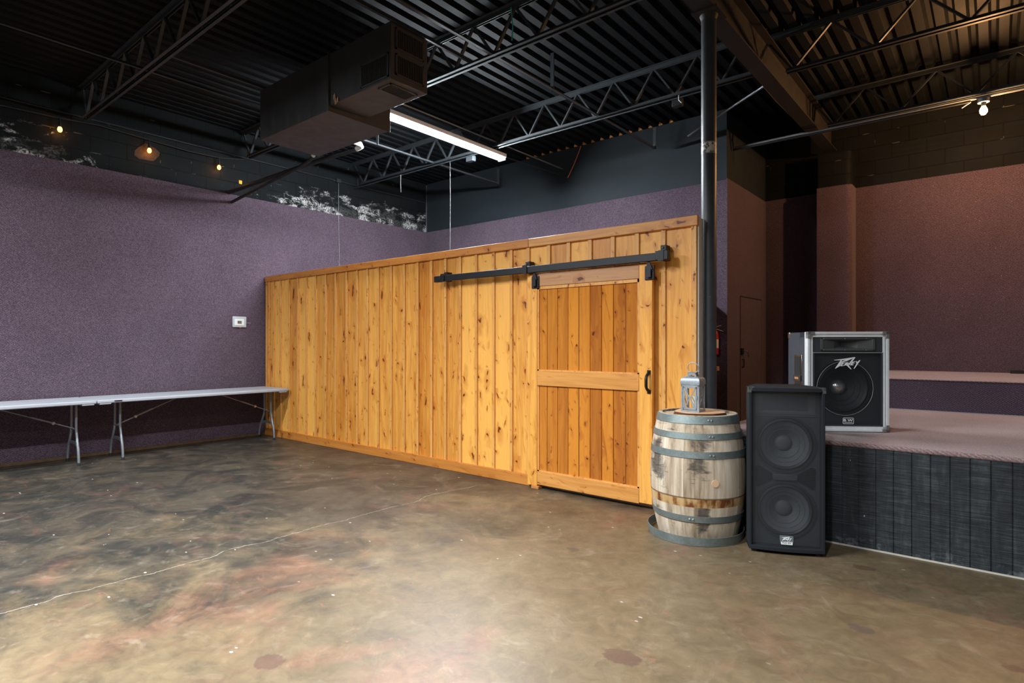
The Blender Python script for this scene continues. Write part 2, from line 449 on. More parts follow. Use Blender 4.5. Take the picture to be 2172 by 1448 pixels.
M['hoop'] = galv('hoop_steel', (.11,.145,.145), (.31,.365,.355))
M['galv'] = galv('lantern_zinc', (.22,.26,.29), (.44,.49,.53), 16)
M['galv_dull'] = galv('lantern_zinc_dull', (.22,.22,.23), (.36,.34,.34), 16)
def slice_mat():
    t = NT('wood_slice'); s = t.sep(t.coord())
    r = t.math('SQRT', t.math('ADD', t.math('MULTIPLY', s[0], s[0]), t.math('MULTIPLY', s[1], s[1])))
    w = t.math('SINE', t.math('ADD', t.math('MULTIPLY', r, 420), t.math('MULTIPLY', t.noise(t.coord(), 9, 4), 9)))
    c = t.mix(t.math('MULTIPLY', t.math('ADD', w, 1), .5), (.62,.37,.22), (.74,.49,.31))
    return t.set(c, .6)
M['slice'] = slice_mat()
M['bark'] = plain('bark', (.10,.045,.022), .9, 0, .6, 40, .2, .6)
M['wax'] = plain('candle_wax', (.80,.78,.62), .5, 0, .03)
M['wick'] = plain('wick', (.05,.04,.03), .9)
def glass():
    t = NT('lantern_glass'); n = t.noise(t.coord(), 30, 3)
    t.set((.92,.95,.94), .05, 0, .5); t.b.inputs['Transmission Weight'].default_value = 1; t.b.inputs['IOR'].default_value = 1.0
    t.b.inputs['Alpha'].default_value = .22
    t.put(t.b.inputs['Roughness'], t.math('MULTIPLY', n, .15))
    return t.mat
M['glass'] = glass()
M['spk_carpet'] = plain('speaker_carpet', (.018,.020,.024), .95, 0, .4, 300, .2, .4)
M['spk_carpet_grey'] = plain('speaker_carpet_grey', (.050,.052,.062), .95, 0, .4, 300, .2, .4)
M['baffle'] = plain('baffle_black', (.045,.050,.058), .7, 0, .2, 30)
M['cone'] = plain('cone_paper', (.080,.088,.10), .7, 0, .15, 30)
M['surround'] = plain('cone_surround', (.020,.022,.026), .55, 0, .15, 30)
M['cone_dark'] = plain('dark_cone', (.024,.026,.030), .7, 0, .15, 30)
M['dome'] = plain('dust_cap', (.085,.09,.097), .55, 0, .1, 30)
M['alu'] = plain('alu_edge', (.84,.88,.88), .42, .2, .1, 25)
M['chrome'] = plain('chrome', (.62,.62,.60), .2, 1, .1)
M['dome_metal'] = plain('metal_dust_cap', (.85,.86,.86), .28, .9, .05)
M['ring'] = plain('ring_line', (.34,.36,.33), .45, .3, .1)
M['logo'] = plain('logo_white', (.86,.88,.88), .35, 0, .03)
M['badge'] = plain('badge_grey', (.17,.21,.22), .35, .3, .1)
M['badge_text'] = plain('badge_text', (.20,.21,.22), .5, 0, .05)
M['horn'] = plain('horn_plastic', (.075,.080,.080), .42, 0, .2, 20)
def grille(name, c, hole, scale, hex_=True):
    """perforated sheet: a real mask of round holes through the metal"""
    t = NT(name); co = t.coord(); s = t.sep(co)
    p = t.comb(s[0], t.math('MULTIPLY', s[2], 1.0), 0.0)
    if hex_:
        k = scale
        a = t.math('MULTIPLY', s[0], k); b = t.math('MULTIPLY', s[2], k*1.1547)
        row = t.math('FLOOR', b)
        a = t.math('ADD', a, t.math('MULTIPLY', t.math('MODULO', row, 2.0), .5))
    else:
        a = t.math('MULTIPLY', s[0], scale); b = t.math('MULTIPLY', s[2], scale)
    fa = t.math('SUBTRACT', t.math('FRACT', a), .5); fb = t.math('SUBTRACT', t.math('FRACT', b), .5)
    r = t.math('SQRT', t.math('ADD', t.math('MULTIPLY', fa, fa), t.math('MULTIPLY', fb, fb)))
    t.set(tuple(c), .5, .2, .5)
    al = t.math('GREATER_THAN', r, hole)
    t.put(t.b.inputs['Alpha'], al)
    return t.mat
M['grille'] = grille('perforated_grille', (.040,.046,.053), .42, 155)
M['cloth_grille'] = grille('mesh_grille', (.022,.027,.030), .485, 210, False)
def siding():
    t = NT('black_siding'); co = t.coord(); s = t.sep(co)
    hz = t.noise(t.map(co, (5,5,115)), 1.0, 6, .7)
    gr = t.noise(t.map(co, (16,16,3)), 1.0, 5, .6, .8)
    f = t.math('ADD', t.math('MULTIPLY', hz, .65), t.math('MULTIPLY', gr, .35))
    c = t.ramp(f, [(.38, (.006,.008,.010)), (.51, (.022,.028,.033)), (.70, (.085,.10,.108))])
    sc = t.math('MULTIPLY', t.step(s[2], .13, .0), t.step(t.noise(co, 12, 5, .7), .52, .66))
    c = t.mix(t.math('MULTIPLY', sc, .5), c, (.22,.24,.25))
    fl = t.math('LESS_THAN', t.voro(t.map(co, (1,1,.6)), 7), .03)
    c = t.mix(fl, c, (.5,.47,.42))
    t.set(c, .6, 0, .4); t.bump(f, .9, .008)
    return t.mat
M['siding'] = siding()
M['tube_glow'] = glow('lit_tube', (.88,.95,1.0), 330)
M['lamp_white'] = plain('fixture_white', (.75,.76,.78), .4, 0, .03)
M['bulb_small'] = glow('amber_bulb', (1.0,.36,.07), 4.5)
M['bulb_big'] = glow('warm_bulb', (1.0,.74,.42), 130)

# ------------------------------------------------------------------ camera
cd = bpy.data.cameras.new('camera'); cam = bpy.data.objects.new('camera', cd); COL.objects.link(cam)
cam.location = (0,0,1.42); cam.rotation_euler = (PI/2, 0, math.radians(39.35))
cd.sensor_width = 36; cd.lens = 1247/2172*36; cd.shift_y = 5.5/2172; cd.clip_start = .05
scene.camera = cam

# ------------------------------------------------------------------ room shell
def struct(mb, name, mat, **k): return mb.build(name, mat, kind='structure', **k)
ZC = 4.645
struct(B(-9.2, 6, -6, 13, -.1, 0), 'floor', M['floor'])
# corrugated roof deck, ribs along Y
mb = MB(); prof = []; x = -9.2; top = ZC + .048
while x < 6:
    prof += [(x, ZC), (x+.080, ZC), (x+.104, top), (x+.141, top)]
    x += .165
vs = []; n = len(prof)
for y in (-6, 13):
    for (px, pz) in prof: vs.append((px, y, pz))
    for (px, pz) in prof: vs.append((px, y, pz+.004))
fs = []
for i in range(n-1):
    fs.append((i, i+1, 2*n+i+1, 2*n+i)); fs.append((n+i, 3*n+i, 3*n+i+1, n+i+1))
mb.add(vs, fs)
struct(mb, 'ceiling', M['deck'], smooth=0)
# left wall: painted blocks above, carpet below
mb = MB(); mb.box(-9.07, -8.872, -6, 8.3, 0, ZC); mb.box(-8.872, -8.86, -6, 8.08, .035, 3.67, 1)
struct(mb, 'wall_left', [M['block'], M['carpet']], smooth=0)
mb = MB(); mb.box(-8.872, -2.832, 8.092, 8.25, 0, ZC-.004); mb.box(-8.86, -2.832, 8.08, 8.092, 0, 3.67, 1)
struct(mb, 'wall_back', [M['drywall'], M['carpet']], smooth=0)
mb = MB(); mb.box(-2.98, -2.832, 8.25, 9.95, 0, ZC-.004); mb.box(-2.832, -2.82, 8.08, 9.84, 0, 3.69, 1)
struct(mb, 'wall_alcove', [M['drywall'], M['carpet']], smooth=0)
mb = MB(); mb.box(-2.98, 6, 9.852, 10.0, 0, ZC); mb.box(-2.82, 6, 9.84, 9.852, 0, 3.70, 1)
struct(mb, 'wall_far', [M['block'], M['carpet']], smooth=0)
# half-height return wall behind the timber partition
struct(B(-3.64, -3.56, 4.80, 8.08, 0, 2.44), 'wall_return', M['pale_end'], smooth=0)
# carpeted pilaster with a rounded corner under the beam
def rounded(x0, x1, y0, y1, r, n=8):
    out = [(x0, y1), (x0, y0)]
    for k in range(n+1):
        a = -PI/2 + PI/2*k/n
        out.append((x1-r + r*math.cos(a), y0+r + r*math.sin(a)))
    return out + [(x1, y1)]
mb = MB()
mb.prism(rounded(-2.0, -1.575, 9.52, 9.85, .07), 0, 4.18, mi=0)
mb.prism(rounded(-2.012, -1.563, 9.508, 9.84, .08), 0, 3.70, mi=1)
struct(mb, 'wall_pilaster', [M['block'], M['carpet']])
# strip along the foot of the left wall, stage-edge strip and drywall corner bead
M['base_strip'] = plain('worn_brown_strip', (.10,.062,.035), .8, 0, .6, 14, .2, .3)
mb = MB(); mb.box(-8.86, -8.825, -6, 4.68, 0, .04)
struct(mb, 'baseboard_left', M['base_strip'], bevel=.006)
struct(B(-8.862, -8.850, 8.070, 8.082, 3.68, ZC-.03), 'trim_1', M['steel'])

# tan blocks in the deck flutes, coloured to imitate light leaking over the wall
M['light_leak'] = plain('light_leak_tan', (.55,.24,.07), .9, 0, .3, 40)
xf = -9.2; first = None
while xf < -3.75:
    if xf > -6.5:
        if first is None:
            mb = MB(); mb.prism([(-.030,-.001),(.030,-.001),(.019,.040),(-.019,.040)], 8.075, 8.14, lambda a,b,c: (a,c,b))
            first = tag(mb.build('light_leak_block', M['light_leak'], smooth=0), 'tan block coloured as a warm light leak in a deck flute on top of the dark back wall', 'foam closure', 'painted light leaks in the deck flutes')
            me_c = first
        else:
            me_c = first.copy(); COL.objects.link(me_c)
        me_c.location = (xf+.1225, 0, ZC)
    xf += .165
# alcove door cut into the carpet
door = bpy.data.objects.new('door_1', None); COL.objects.link(door); door.location = (-2.82, 9.1, 0)
door['kind'] = 'structure'; door['label'] = 'carpet-covered door outlined by dark gaps in the side wall by the stage'
y0, y1 = 8.61, 9.60
mb = MB(); mb.box(-2.822, -2.8185, y0-.012, y0+.008, 0, 2.11); mb.box(-2.822, -2.8185, y1-.005, y1+.012, 0, 2.11); mb.box(-2.822, -2.8185, y0-.012, y1+.012, 2.098, 2.115)
mb.build('door_gap', M['void'], door, smooth=0)
B(-2.822, -2.816, y0+.008, y1-.005, .01, 2.098).build('door_panel', M['carpet'], door, smooth=0)
mb = MB(); mb.box(-2.822, -2.795, 8.62, 8.70, 1.27, 1.36); mb.build('lock_plate', M['black_metal'], door, bevel=.004)
mb = MB(); mb.tube([(-2.80,8.70,1.32),(-2.76,8.70,1.32),(-2.75,8.72,1.31),(-2.75,8.77,1.24)], .011, 8); mb.build('door_handle', M['steel'], door, label='bright metal door lever')
mb = MB(); mb.tube([(-2.817,8.68,1.20),(-2.79,8.68,1.19),(-2.79,8.68,1.09),(-2.817,8.68,1.08)], .009, 8); mb.build('pull_handle', M['black_metal'], door)

# ------------------------------------------------------------------ timber partition (board and batten)
P = thing('wood_partition', 'honey pine board-and-batten partition wall with knots, standing across the room', 'partition wall', (-5.3, 4.72, 0))
bx = [-8.74,-8.605,-8.41,-8.165,-7.918,-7.69,-7.45,-7.203,-6.966,-6.714,-6.482,-6.261,-6.037,-5.783,-5.539,-5.295,-5.054,-4.824,-4.591,-4.348,-4.099,-3.854,-3.633,-3.378,-3.145,-2.906,-2.665,-2.424,-2.177]
edges = [-8.84] + bx + [-1.885]
mb = MB()
for a, b in zip(edges[:-1], edges[1:]):
    mb.box(a+.001, b-.001, 4.70, 4.722, .02, 2.46)
mb.build('board_panel', M['pine_z'], P, smooth=0)
B(-8.84, -1.89, 4.722, 4.79, 0, 2.44).build('backing_panel', M['pale_end'], P, smooth=0)
for x in bx:
    w = .021 if x > -3.7 else .019
    B(x-w, x+w, 4.683, 4.70, .02, 2.40).build('batten', M['batten'], P, bevel=.003)
B(-1.93, -1.885, 4.68, 4.70, .02, 2.40).build('end_trim', M['batten'], P, bevel=.003)
B(-8.84, -8.80, 4.68, 4.70, .02, 2.40).build('end_trim', M['batten'], P, bevel=.003)
for a, b in ((-8.84,-3.617),(-3.615,-1.872)):
    B(a, b, 4.668, 4.70, 2.392, 2.476).build('top_rail', M['rail_x'] if a < -5 else M['pine_x'], P, bevel=.004)
B(-8.84, -3.60, 4.668, 4.70, 0, .108).build('base_rail', M['rail_x'], P, bevel=.004)
B(-2.235, -1.885, 4.668, 4.70, 0, .108).build('base_rail', M['pine_x'], P, bevel=.004)
B(-1.889, -1.872, 4.70, 4.79, 0, 2.46).build('end_cap', M['pale_end'], P, smooth=0, label='pale raw board edge')

# ------------------------------------------------------------------ barn door and its rail
D = thing('barn_door', 'sliding pine barn door with orange plank panels and a black pull', 'door', (-2.9, 4.62, .05))
dz0, dz1 = .055, 2.105
px = [-3.47,-3.356,-3.234,-3.114,-2.992,-2.871,-2.748,-2.627,-2.505,-2.375]
mb = MB()
for a, b in zip(px[:-1], px[1:]): mb.box(a+.0025, b-.0025, 4.632, 4.655, dz0+.03, dz1-.03)
mb.box(-3.47, -2.375, 4.650, 4.657, dz0+.03, dz1-.03)
mb.build('plank_panel', M['plank_z'], D, bevel=.003, label='darker orange plank panel')
fy0, fy1 = 4.612, 4.640
B(-3.585, -3.466, fy0, fy1+.015, .0+.03, dz1).build('stile', M['pine_z'], D, bevel=.003)
B(-2.366, -2.243, fy0, fy1+.015, dz0, dz1).build('stile', M['pine_z'], D, bevel=.003)
B(-3.465, -2.367, fy0, fy1, 1.985, dz1).build('top_rail', M['header_x'], D, bevel=.003, label='browner knotty top rail')
B(-3.465, -2.367, fy0, fy1, 1.015, 1.160).build('middle_rail', M['pine_x'], D, bevel=.003)
B(-3.465, -2.367, fy0, fy1, dz0-.01, .175).build('bottom_rail', M['pine_x'], D, bevel=.003)
for (a, b, c, d) in ((-3.465,-2.367,1.955,1.985),(-3.465,-2.367,1.160,1.172),(-3.465,-2.367,.175,.187)):
    B(a, b, fy0+.008, fy1, c, d).build('panel_moulding', M['batten'], D)
for (c, d) in ((.175,1.015),(1.160,1.985)):
    for x in (-3.466, -2.385): B(x, x+.019, fy0+.008, fy1, c, d).build('panel_moulding', M['batten'], D)
mb = MB(); xx = -2.272
mb.tube([(xx,4.608,1.18),(xx,4.600,1.172),(xx,4.565,1.15),(xx,4.556,1.13),(xx,4.556,1.065),(xx,4.565,1.045),(xx,4.600,1.022),(xx,4.608,1.015)], [.014,.014,.012,.013,.013,.012,.014,.014], 12)
mb.box(xx-.015, xx+.015, 4.604, 4.612, 1.165, 1.198); mb.box(xx-.015, xx+.015, 4.604, 4.612, .998, 1.03)
mb.build('pull_handle', M['black_metal'], D, label='black metal pull handle')
for x in (-3.478, -2.262):
    hb = B(x-.045, x+.045, 4.598, 4.612, 1.965, 2.085).build('hanger_plate', M['black_metal'], D, bevel=.006, label='black roller hanger plate')
    mb = MB(); mb.prism([(x-.034,2.05),(x+.034,2.05),(x+.014,2.10),(x+.012,2.116),(x-.012,2.116),(x-.014,2.10)], 4.582, 4.598, lambda a,b,c: (a,c,b))
    mb.box(x-.020, x+.020, 4.578, 4.598, 1.985, 2.06)
    mb.build('roller_strap', M['black_metal'], hb)
    mb = MB()
    for dx, dz in ((-.028,2.04),(.028,2.04),(0,1.985)): mb.lathe([(0,-.007),(.006,-.006),(.008,0)], 8, (x+dx, 4.578 if dx == 0 else 4.598, dz), 'y')
    mb.build('bolt', M['black_metal'], hb)
R = thing('door_rail', 'black steel sliding-door rail fixed across the pine boards', 'rail', (-3.5, 4.58, 2.12))
B(-4.80, -2.11, 4.562, 4.602, 2.118, 2.184).build('rail_bar', M['black_metal'], R, bevel=.004)
mb = MB(); mb.box(-4.875, -4.78, 4.557, 4.604, 2.113, 2.182); mb.build('end_stop', M['black_metal'], R, bevel=.005)
mb = MB(); mb.box(-2.19, -2.075, 4.553, 4.606, 2.118, 2.196); mb.build('end_stop', M['black_metal'], R, bevel=.005)
for x, z in ((-4.735,2.222),(-3.575,2.238),(-2.138,2.248)):
    mb = MB(); mb.box(x-.025, x+.025, 4.602, 4.683, 2.12, z); mb.box(x-.027, x+.027, 4.549, 4.558, 2.110, 2.199)
    mb.lathe([(0,-.006),(.006,-.005),(.009,0)], 8, (x, 4.602, z-.022), 'y')
    mb.build('bracket', M['black_metal'], R, bevel=.002)
tag(B(-3.53, -3.44, 4.60, 4.668, 0, .03).build('floor_guide', M['post_wood'], bevel=.004), 'small wooden floor guide block under the left foot of the barn door', 'door guide')

# ------------------------------------------------------------------ steel pole, beam
S_ = thing('steel_column', 'round black steel column with a band of worn paint beside the partition end', 'column', (-1.85, 4.86, 0))
mb = MB(); mb.lathe([(.061,0),(.061,4.17)], 40, (-1.85,4.86,0)); mb.build('shaft', M['pole'], S_)
B(-1.96, -1.74, 4.74, 4.98, 4.17, 4.185).build('cap_plate', M['beam_paint'], S_)
mb = MB(); mb.lathe([(.061,4.13),(.075,4.17)], 32, (-1.85,4.86,0)); mb.build('weld_collar', M['beam_paint'], S_)
mb = MB()
def zb(y): return 4.185 + (y-4.86)*.010
ya, yb = -1.0, 9.62
for (x0, x1, d0, d1) in ((-1.93,-1.77,0,.016),(-1.93,-1.77,.36,.378),(-1.857,-1.843,.016,.36)):
    vs = []
    for y in (ya, yb):
        z = zb(y); h0 = z+d0; h1 = z+d1
        if d1 > .3: h1 = 4.575 + (0 if d0 < .3 else 0); h0 = h1-.018 if d0 > .3 else h0
        vs += [(x0,y,h0),(x1,y,h0),(x1,y,h1),(x0,y,h1)]
    mb.add(vs, [(0,1,2,3),(7,6,5,4),(0,4,5,1),(1,5,6,2),(2,6,7,3),(3,7,4,0)])
tag(mb.build('roof_beam', M['beam_paint'], smooth=0), 'heavy black steel I-beam running from the column to the far block wall', 'beam')

# ------------------------------------------------------------------ open web joists
def joist(y, x0, x1, label, bc0, bc1, first_up=True, pitch=.30, zb_=4.22):
    J = thing('roof_joist', label, 'joist', ((x0+x1)/2, y, zb_), 0, 'open-web steel roof joists')
    zt = ZC
    mb = MB()
    for s in (-1, 1):
        mb.box(x0, x1, y+s*.012 if s>0 else y-.05, y+.05 if s>0 else y-.012, zt-.007, zt-.001)
        a = y+.012*s; mb.box(x0, x1, min(a, a+.006*s), max(a, a+.006*s), zt-.05, zt-.001)
    mb.build('top_chord', M['joist_paint'], J, smooth=0)
    mb = MB()
    for s in (-1, 1):
        a, b = sorted((y+s*.012, y+s*.048)); mb.box(bc0, bc1, a, b, zb_, zb_+.006)
        a = y+.012*s; mb.box(bc0, bc1, min(a, a+.006*s), max(a, a+.006*s), zb_, zb_+.042)
    mb.build('bottom_chord', M['joist_paint'], J, smooth=0)
    # zig-zag web
    k = 0; x = bc0 + .06; up = False
    B(0,0,0,0,0,0)
    mb = MB(); mb.bar((bc0+.06, y, zb_+.02), (x0+.05, y, zt-.04), .022, .022); mb.build('end_diagonal', M['joist_paint'], J, smooth=0)
    while x + pitch*.5 < bc1 - .02:
        nx = x + pitch
        a, b = ((x, y, zb_+.02), (nx, y, zt-.03)) if not up else ((x, y, zt-.03), (nx, y, zb_+.02))
        mb = MB(); mb.bar(a, b, .020, .030, (0,1,0)); mb.build('web_bar', M['joist_paint'], J, smooth=0)
        x = nx; up = not up
    return J
joist(2.29, -8.87, -1.80, 'black open-web roof joist nearest the camera, meeting the wall above the amber bulbs', -8.75, -2.0, pitch=.27)
joist(4.33, -8.87, -1.80, 'black open-web roof joist just behind the hanging air duct', -8.70, -2.0, pitch=.27)
joist(6.33, -8.87, -1.80, 'grey-lit open-web roof joist over the bright fluorescent tube', -8.62, -1.95, pitch=.262)
joist(6.50, -1.90, 5.0, 'open-web roof joist above the stage, nearer one ending beside the I-beam', -1.66, 5.0, pitch=.36)
joist(8.45, -1.90, 5.0, 'open-web roof joist above the stage, far one just before the block wall', -1.66, 5.0, pitch=.36)
# bridging angles
def bridging(x, ya, yb, z, label, hang=None, r=.018):
    b = thing('bridging_angle', label, 'steel bracing', (x, (ya+yb)/2, z))
    mb = MB(); mb.box(x-r, x+r, ya, yb, z, z+.006); mb.box(x-r, x-r+.006, ya, yb, z, z+.036); mb.build('angle_bar', M['joist_paint'], b, smooth=0)
    for (y, z1) in hang or []:
        mb = MB(); mb.box(x-.022, x+.022, y-.006, y+.006, z, z1); mb.build('hanger_strap', M['joist_paint'], b, smooth=0)
    return b
bridging(-6.74, -3, 7.86, 4.226, 'long steel bridging angle crossing the joists left of the air duct', [(7.84,4.5),(5.22,4.40)])
bridging(-3.77, -3, 7.85, 4.226, 'long steel bridging angle crossing the joists right of the air duct, with a vertical hanger', [(7.83,4.53),(5.30,4.63)])

# ------------------------------------------------------------------ air duct with grilles
A = thing('air_duct', 'black sheet-metal air duct box with louvred grilles hanging between joists', 'duct', (-5.2, 3.68, 3.70))
mb = MB(); mb.box(-6.37, -5.03, 3.31, 4.05, 3.705, 4.262); mb.build('rear_box', M['duct'], A, bevel=.004)
mb = MB(); mb.box(-5.035, -5.02, 3.295, 4.06, 3.695, 4.268); mb.build('flange', M['duct'], A, bevel=.003)
mb = MB(); mb.box(-5.03, -4.10, 3.32, 3.75, 3.755, 4.262); mb.build('front_box', M['duct'], A, bevel=.004)
M['grille_slat'] = plain('grille_slat', (.05,.05,.048), .5, .3, .4, 60)
def louvre(o, u, v, w, h, nrm, n):
    """grille centred at o, spanned by u (slats spaced along) and v"""
    o = Vector(o); u = Vector(u); v = Vector(v); nr = Vector(nrm)
    mb = MB(); t = .014
    def bx_(cu, cv, hu, hv, d0, d1):
        vs = [o+u*(cu+i*hu)+v*(cv+j*hv)+nr*d for d in (d0,d1) for i,j in ((-1,-1),(1,-1),(1,1),(-1,1))]
        mb.add(vs, [(0,1,2,3),(7,6,5,4),(0,4,5,1),(1,5,6,2),(2,6,7,3),(3,7,4,0)])
    for sgn in (-1,1):
        bx_(sgn*(w/2-t/2), 0, t/2, h/2, -.004, .010); bx_(0, sgn*(h/2-t/2), w/2, t/2, -.004, .010)
    f = mb.build('grille_frame', M['duct'], A, smooth=0)
    mb = MB(); bx_(0, 0, w/2-t, h/2-t, .0005, .0015); mb.build('grille_opening', M['void'], f, smooth=0)
    mb = MB()
    for i in range(n):
        cu = -w/2+t + (w-2*t)*(i+.5)/n
        bx_(cu, 0, .0022, h/2-t, .0015, .008)
    mb.build('grille_slats', M['grille_slat'], f, smooth=0)
louvre((-4.10,3.535,4.13), (0,1,0), (0,0,1), .33, .19, (1,0,0), 15)
louvre((-4.10,3.535,3.90), (0,1,0), (0,0,1), .33, .19, (1,0,0), 15)
louvre((-4.325,3.32,3.885), (1,0,0), (0,0,1), .40, .215, (0,-1,0), 20)
louvre((-4.26,3.535,3.755), (0,1,0), (1,0,0), .32, .18, (0,0,-1), 18)
mb = MB()
random.seed(3)
for (cx, cz) in ((-4.955,3.83),(-4.93,3.79)):
    for k in range(3):
        a = Vector((cx+random.uniform(-.02,.02), 3.318, cz+random.uniform(-.02,.03)))
        mb.add([a, a+Vector((.03,-.004,.01)), a+Vector((.045,-.012,-.045)), a+Vector((.01,-.008,-.05))], [(0,1,2,3)])
        mb.add([a+Vector((0,-.001,0)), a+Vector((.03,-.005,.01)), a+Vector((.045,-.013,-.045)), a+Vector((.01,-.009,-.05))], [(3,2,1,0)])
mb.build('torn_tape', M['tan_cord'], A, smooth=0, label='torn pale scraps of tape')
tag(B(-4.112, -4.088, 2.30, 4.35, 4.264, 4.294).build('support_angle', M['joist_paint']), 'thin steel support angle running over the near end of the air duct', 'steel bracing')
tag(B(-6.32, -6.29, 2.30, 4.35, 4.264, 4.294).build('support_angle', M['joist_paint']), 'thin steel support angle running over the far left end of the air duct', 'steel bracing')

# ------------------------------------------------------------------ fluorescent strip light
FL = thing('strip_light', 'long lit fluorescent strip light hanging below the joists', 'ceiling light', (-5.58, 5.3, 4.13))
FL.rotation_euler = (0,0,0)
mb = MB(); mb.prism([(-.074,.065),(.074,.065),(.074,.014),(.070,.014),(.05,.028),(-.05,.028),(-.070,.014),(-.074,.014)], -1.21, 1.21, lambda a,b,c: (-5.58+a, 5.38+c, 4.13+b)); mb.build('housing', M['lamp_white'], FL, smooth=0)
for s in (-1, 1):
    mb = MB(); mb.tube([(-5.58+s*.032, 4.20, 4.125), (-5.58+s*.032, 6.555, 4.125)], .015, 14); mb.build('tube', M['tube_glow'], FL)
for y in (4.185, 6.575): B(-5.645, -5.515, y-.012, y+.012, 4.105, 4.19).build('end_socket', M['lamp_white'], FL)
for y in (4.36, 6.34): B(-5.592, -5.568, y-.012, y+.012, 4.192, 4.222).build('hanger', M['joist_paint'], FL)

# ------------------------------------------------------------------ pipes, conduits, cords
def pipe(name, pts, r, mat, label, cat, n=8, group=None):
    mb = MB(); mb.tube(pts, r, n); return tag(mb.build(name, mat), label, cat, group)
def sag(a, b, s, n=14):
    a = Vector(a); b = Vector(b)
    return [a.lerp(b, i/n) - Vector((0,0,s*4*(i/n)*(1-i/n))) for i in range(n+1)]
pipe('conduit', [(-5.47,4.1,4.29),(-5.47,7.98,4.29)], .011, M['grey_conduit'], 'bright thin conduit running beside the fluorescent light to the back wall', 'conduit')
pipe('conduit', [(-5.52,6.58,4.15),(-5.45,8.09,4.18)], .010, M['black_paint'], 'dark conduit from the end of the fluorescent light to the back wall', 'conduit')
pipe('conduit', [(-1.93,6.80,4.29),(-2.75,7.45,4.31),(-3.3,7.9,4.32)], .014, M['grey_conduit'], 'diagonal grey conduit between the I-beam and the back wall, behind the column', 'conduit')
pipe('conduit', [(-2.81,8.36,4.17),(-1.95,8.33,4.165),(-1.85,8.31,4.145),(-1.70,8.34,4.155),(4.5,8.36,4.16)], .016, M['grey_conduit'], 'long grey conduit under the far stage joist, dipping below the I-beam', 'conduit')
pipe('conduit', [(-2.81,8.28,4.12),(-1.75,8.28,4.115),(-.2,8.30,4.12)], .014, M['black_paint'], 'black conduit feeding the warm stage bulb', 'conduit')
pipe('conduit', [(-8.86,6.34,4.20),(-6.5,6.34,4.208),(-2.5,6.34,4.208)], .010, M['joist_paint'], 'thin conduit tied under the joist above the fluorescent light', 'conduit')
tag(B(-6.10, -5.97, 6.355, 6.43, 4.14, 4.222).build('junction_box', M['joist_paint'], bevel=.004), 'small junction box under the joist left of the fluorescent light', 'junction box')
tag(B(-2.85, -2.74, 6.355, 6.43, 4.13, 4.222).build('junction_box', M['black_paint'], bevel=.004), 'small dark junction box under the joist near the column', 'junction box')
for lab, p1, r1, p2, r2 in (
    ('upper dark drain pipe with white elbow sloping from left wall to air duct', [(-8.87,4.12,3.69),(-6.9,4.42,3.86),(-6.34,4.60,3.94)], .030, [(-6.36,4.595,3.938),(-6.28,4.61,3.955),(-6.25,4.57,3.965),(-6.25,4.40,3.985),(-6.22,4.06,4.0)], .034),
    ('lower, thinner dark drain pipe with white bend at the left end of the duct', [(-8.87,4.16,3.55),(-7.1,4.23,3.76),(-6.95,4.24,3.79),(-6.86,4.25,3.82),(-6.82,4.25,3.86)], .022, [(-6.82,4.25,3.85),(-6.76,4.25,3.90),(-6.72,4.24,3.96),(-6.66,4.2,3.98),(-6.39,3.97,3.99)], .026)):
    q = thing('drain_pipe', lab, 'pipe', p1[0])
    mb = MB(); mb.tube(p1, r1, 12); mb.build('pipe', M['black_paint'], q)
    mb = MB(); mb.tube(p2, r2, 12); mb.build('elbow', M['pipe_white'], q, label='white pipe elbow')
pipe('hanging_string', [(-6.41,6.33,4.20),(-6.405,6.33,3.6),(-6.41,6.33,2.80)], .0022, M['dull_cord'], 'long white string hanging from the joist in front of the dark back wall', 'string', 6)
pipe('hanging_string', [(-7.56,6.33,4.21),(-7.565,6.33,4.05),(-7.555,6.33,3.92)], .006, M['dull_cord'], 'short knotted white string hanging from the joist near the block wall', 'string', 6)
pipe('wall_cable', [(-8.85,6.02,4.24),(-8.85,6.02,3.7),(-8.85,6.03,3.0),(-8.85,6.02,2.3)], .003, M['grey_conduit'], 'thin pale cable running down the purple wall behind the partition', 'cable', 6)
tag(B(-8.872, -8.82, 5.96, 6.05, 4.23, 4.30).build('junction_box', M['black_paint'], bevel=.004), 'black junction box high on the left block wall above the pale cable', 'junction box')
pipe('wall_cable', [(-8.855,-3,4.27),(-8.855,2.3,4.27),(-8.855,5.95,4.265),(-8.855,8.05,4.26)], .012, M['black_paint'], 'black conduit running along the block wall above the amber bulbs', 'cable', 8)
pipe('orange_wire', sag((-5.40,8.02,4.14),(-5.16,8.05,4.62),.03), .006, M['orange_wire'], 'orange wire curving up the dark back wall beyond the light', 'wire', 6)
pipe('teal_cord', [(-3.53,4.29,4.60),(-3.51,4.28,4.50),(-3.50,4.28,4.40),(-3.515,4.285,4.28)], .006, M['teal'], 'teal cord tied in the joist behind the duct', 'cord', 6)
pipe('white_wire', [(-2.74,6.33,4.25),(-2.735,6.28,4.20),(-2.73,6.27,4.15),(-2.70,6.28,4.115)], .006, M['white_cord'], 'short white wire hooked out of the joist near the column', 'wire', 6)
pipe('tan_cord', [(-1.96,5.62,4.578),(-2.0,5.68,4.49),(-2.05,6.2,4.42),(-2.05,6.72,4.39),(-2.05,7.6,4.375),(-2.05,8.30,4.40),(-1.96,8.42,4.50)], .007, M['tan_cord'], 'tan cord sagging from the left side of the I-beam', 'cord', 6)
B_ = tag(B(-8.872,-8.866,4.275,4.322,3.855,3.91).build('yellow_tag', M['yellow']), 'small yellow tag stuck on the black block wall', 'tag')

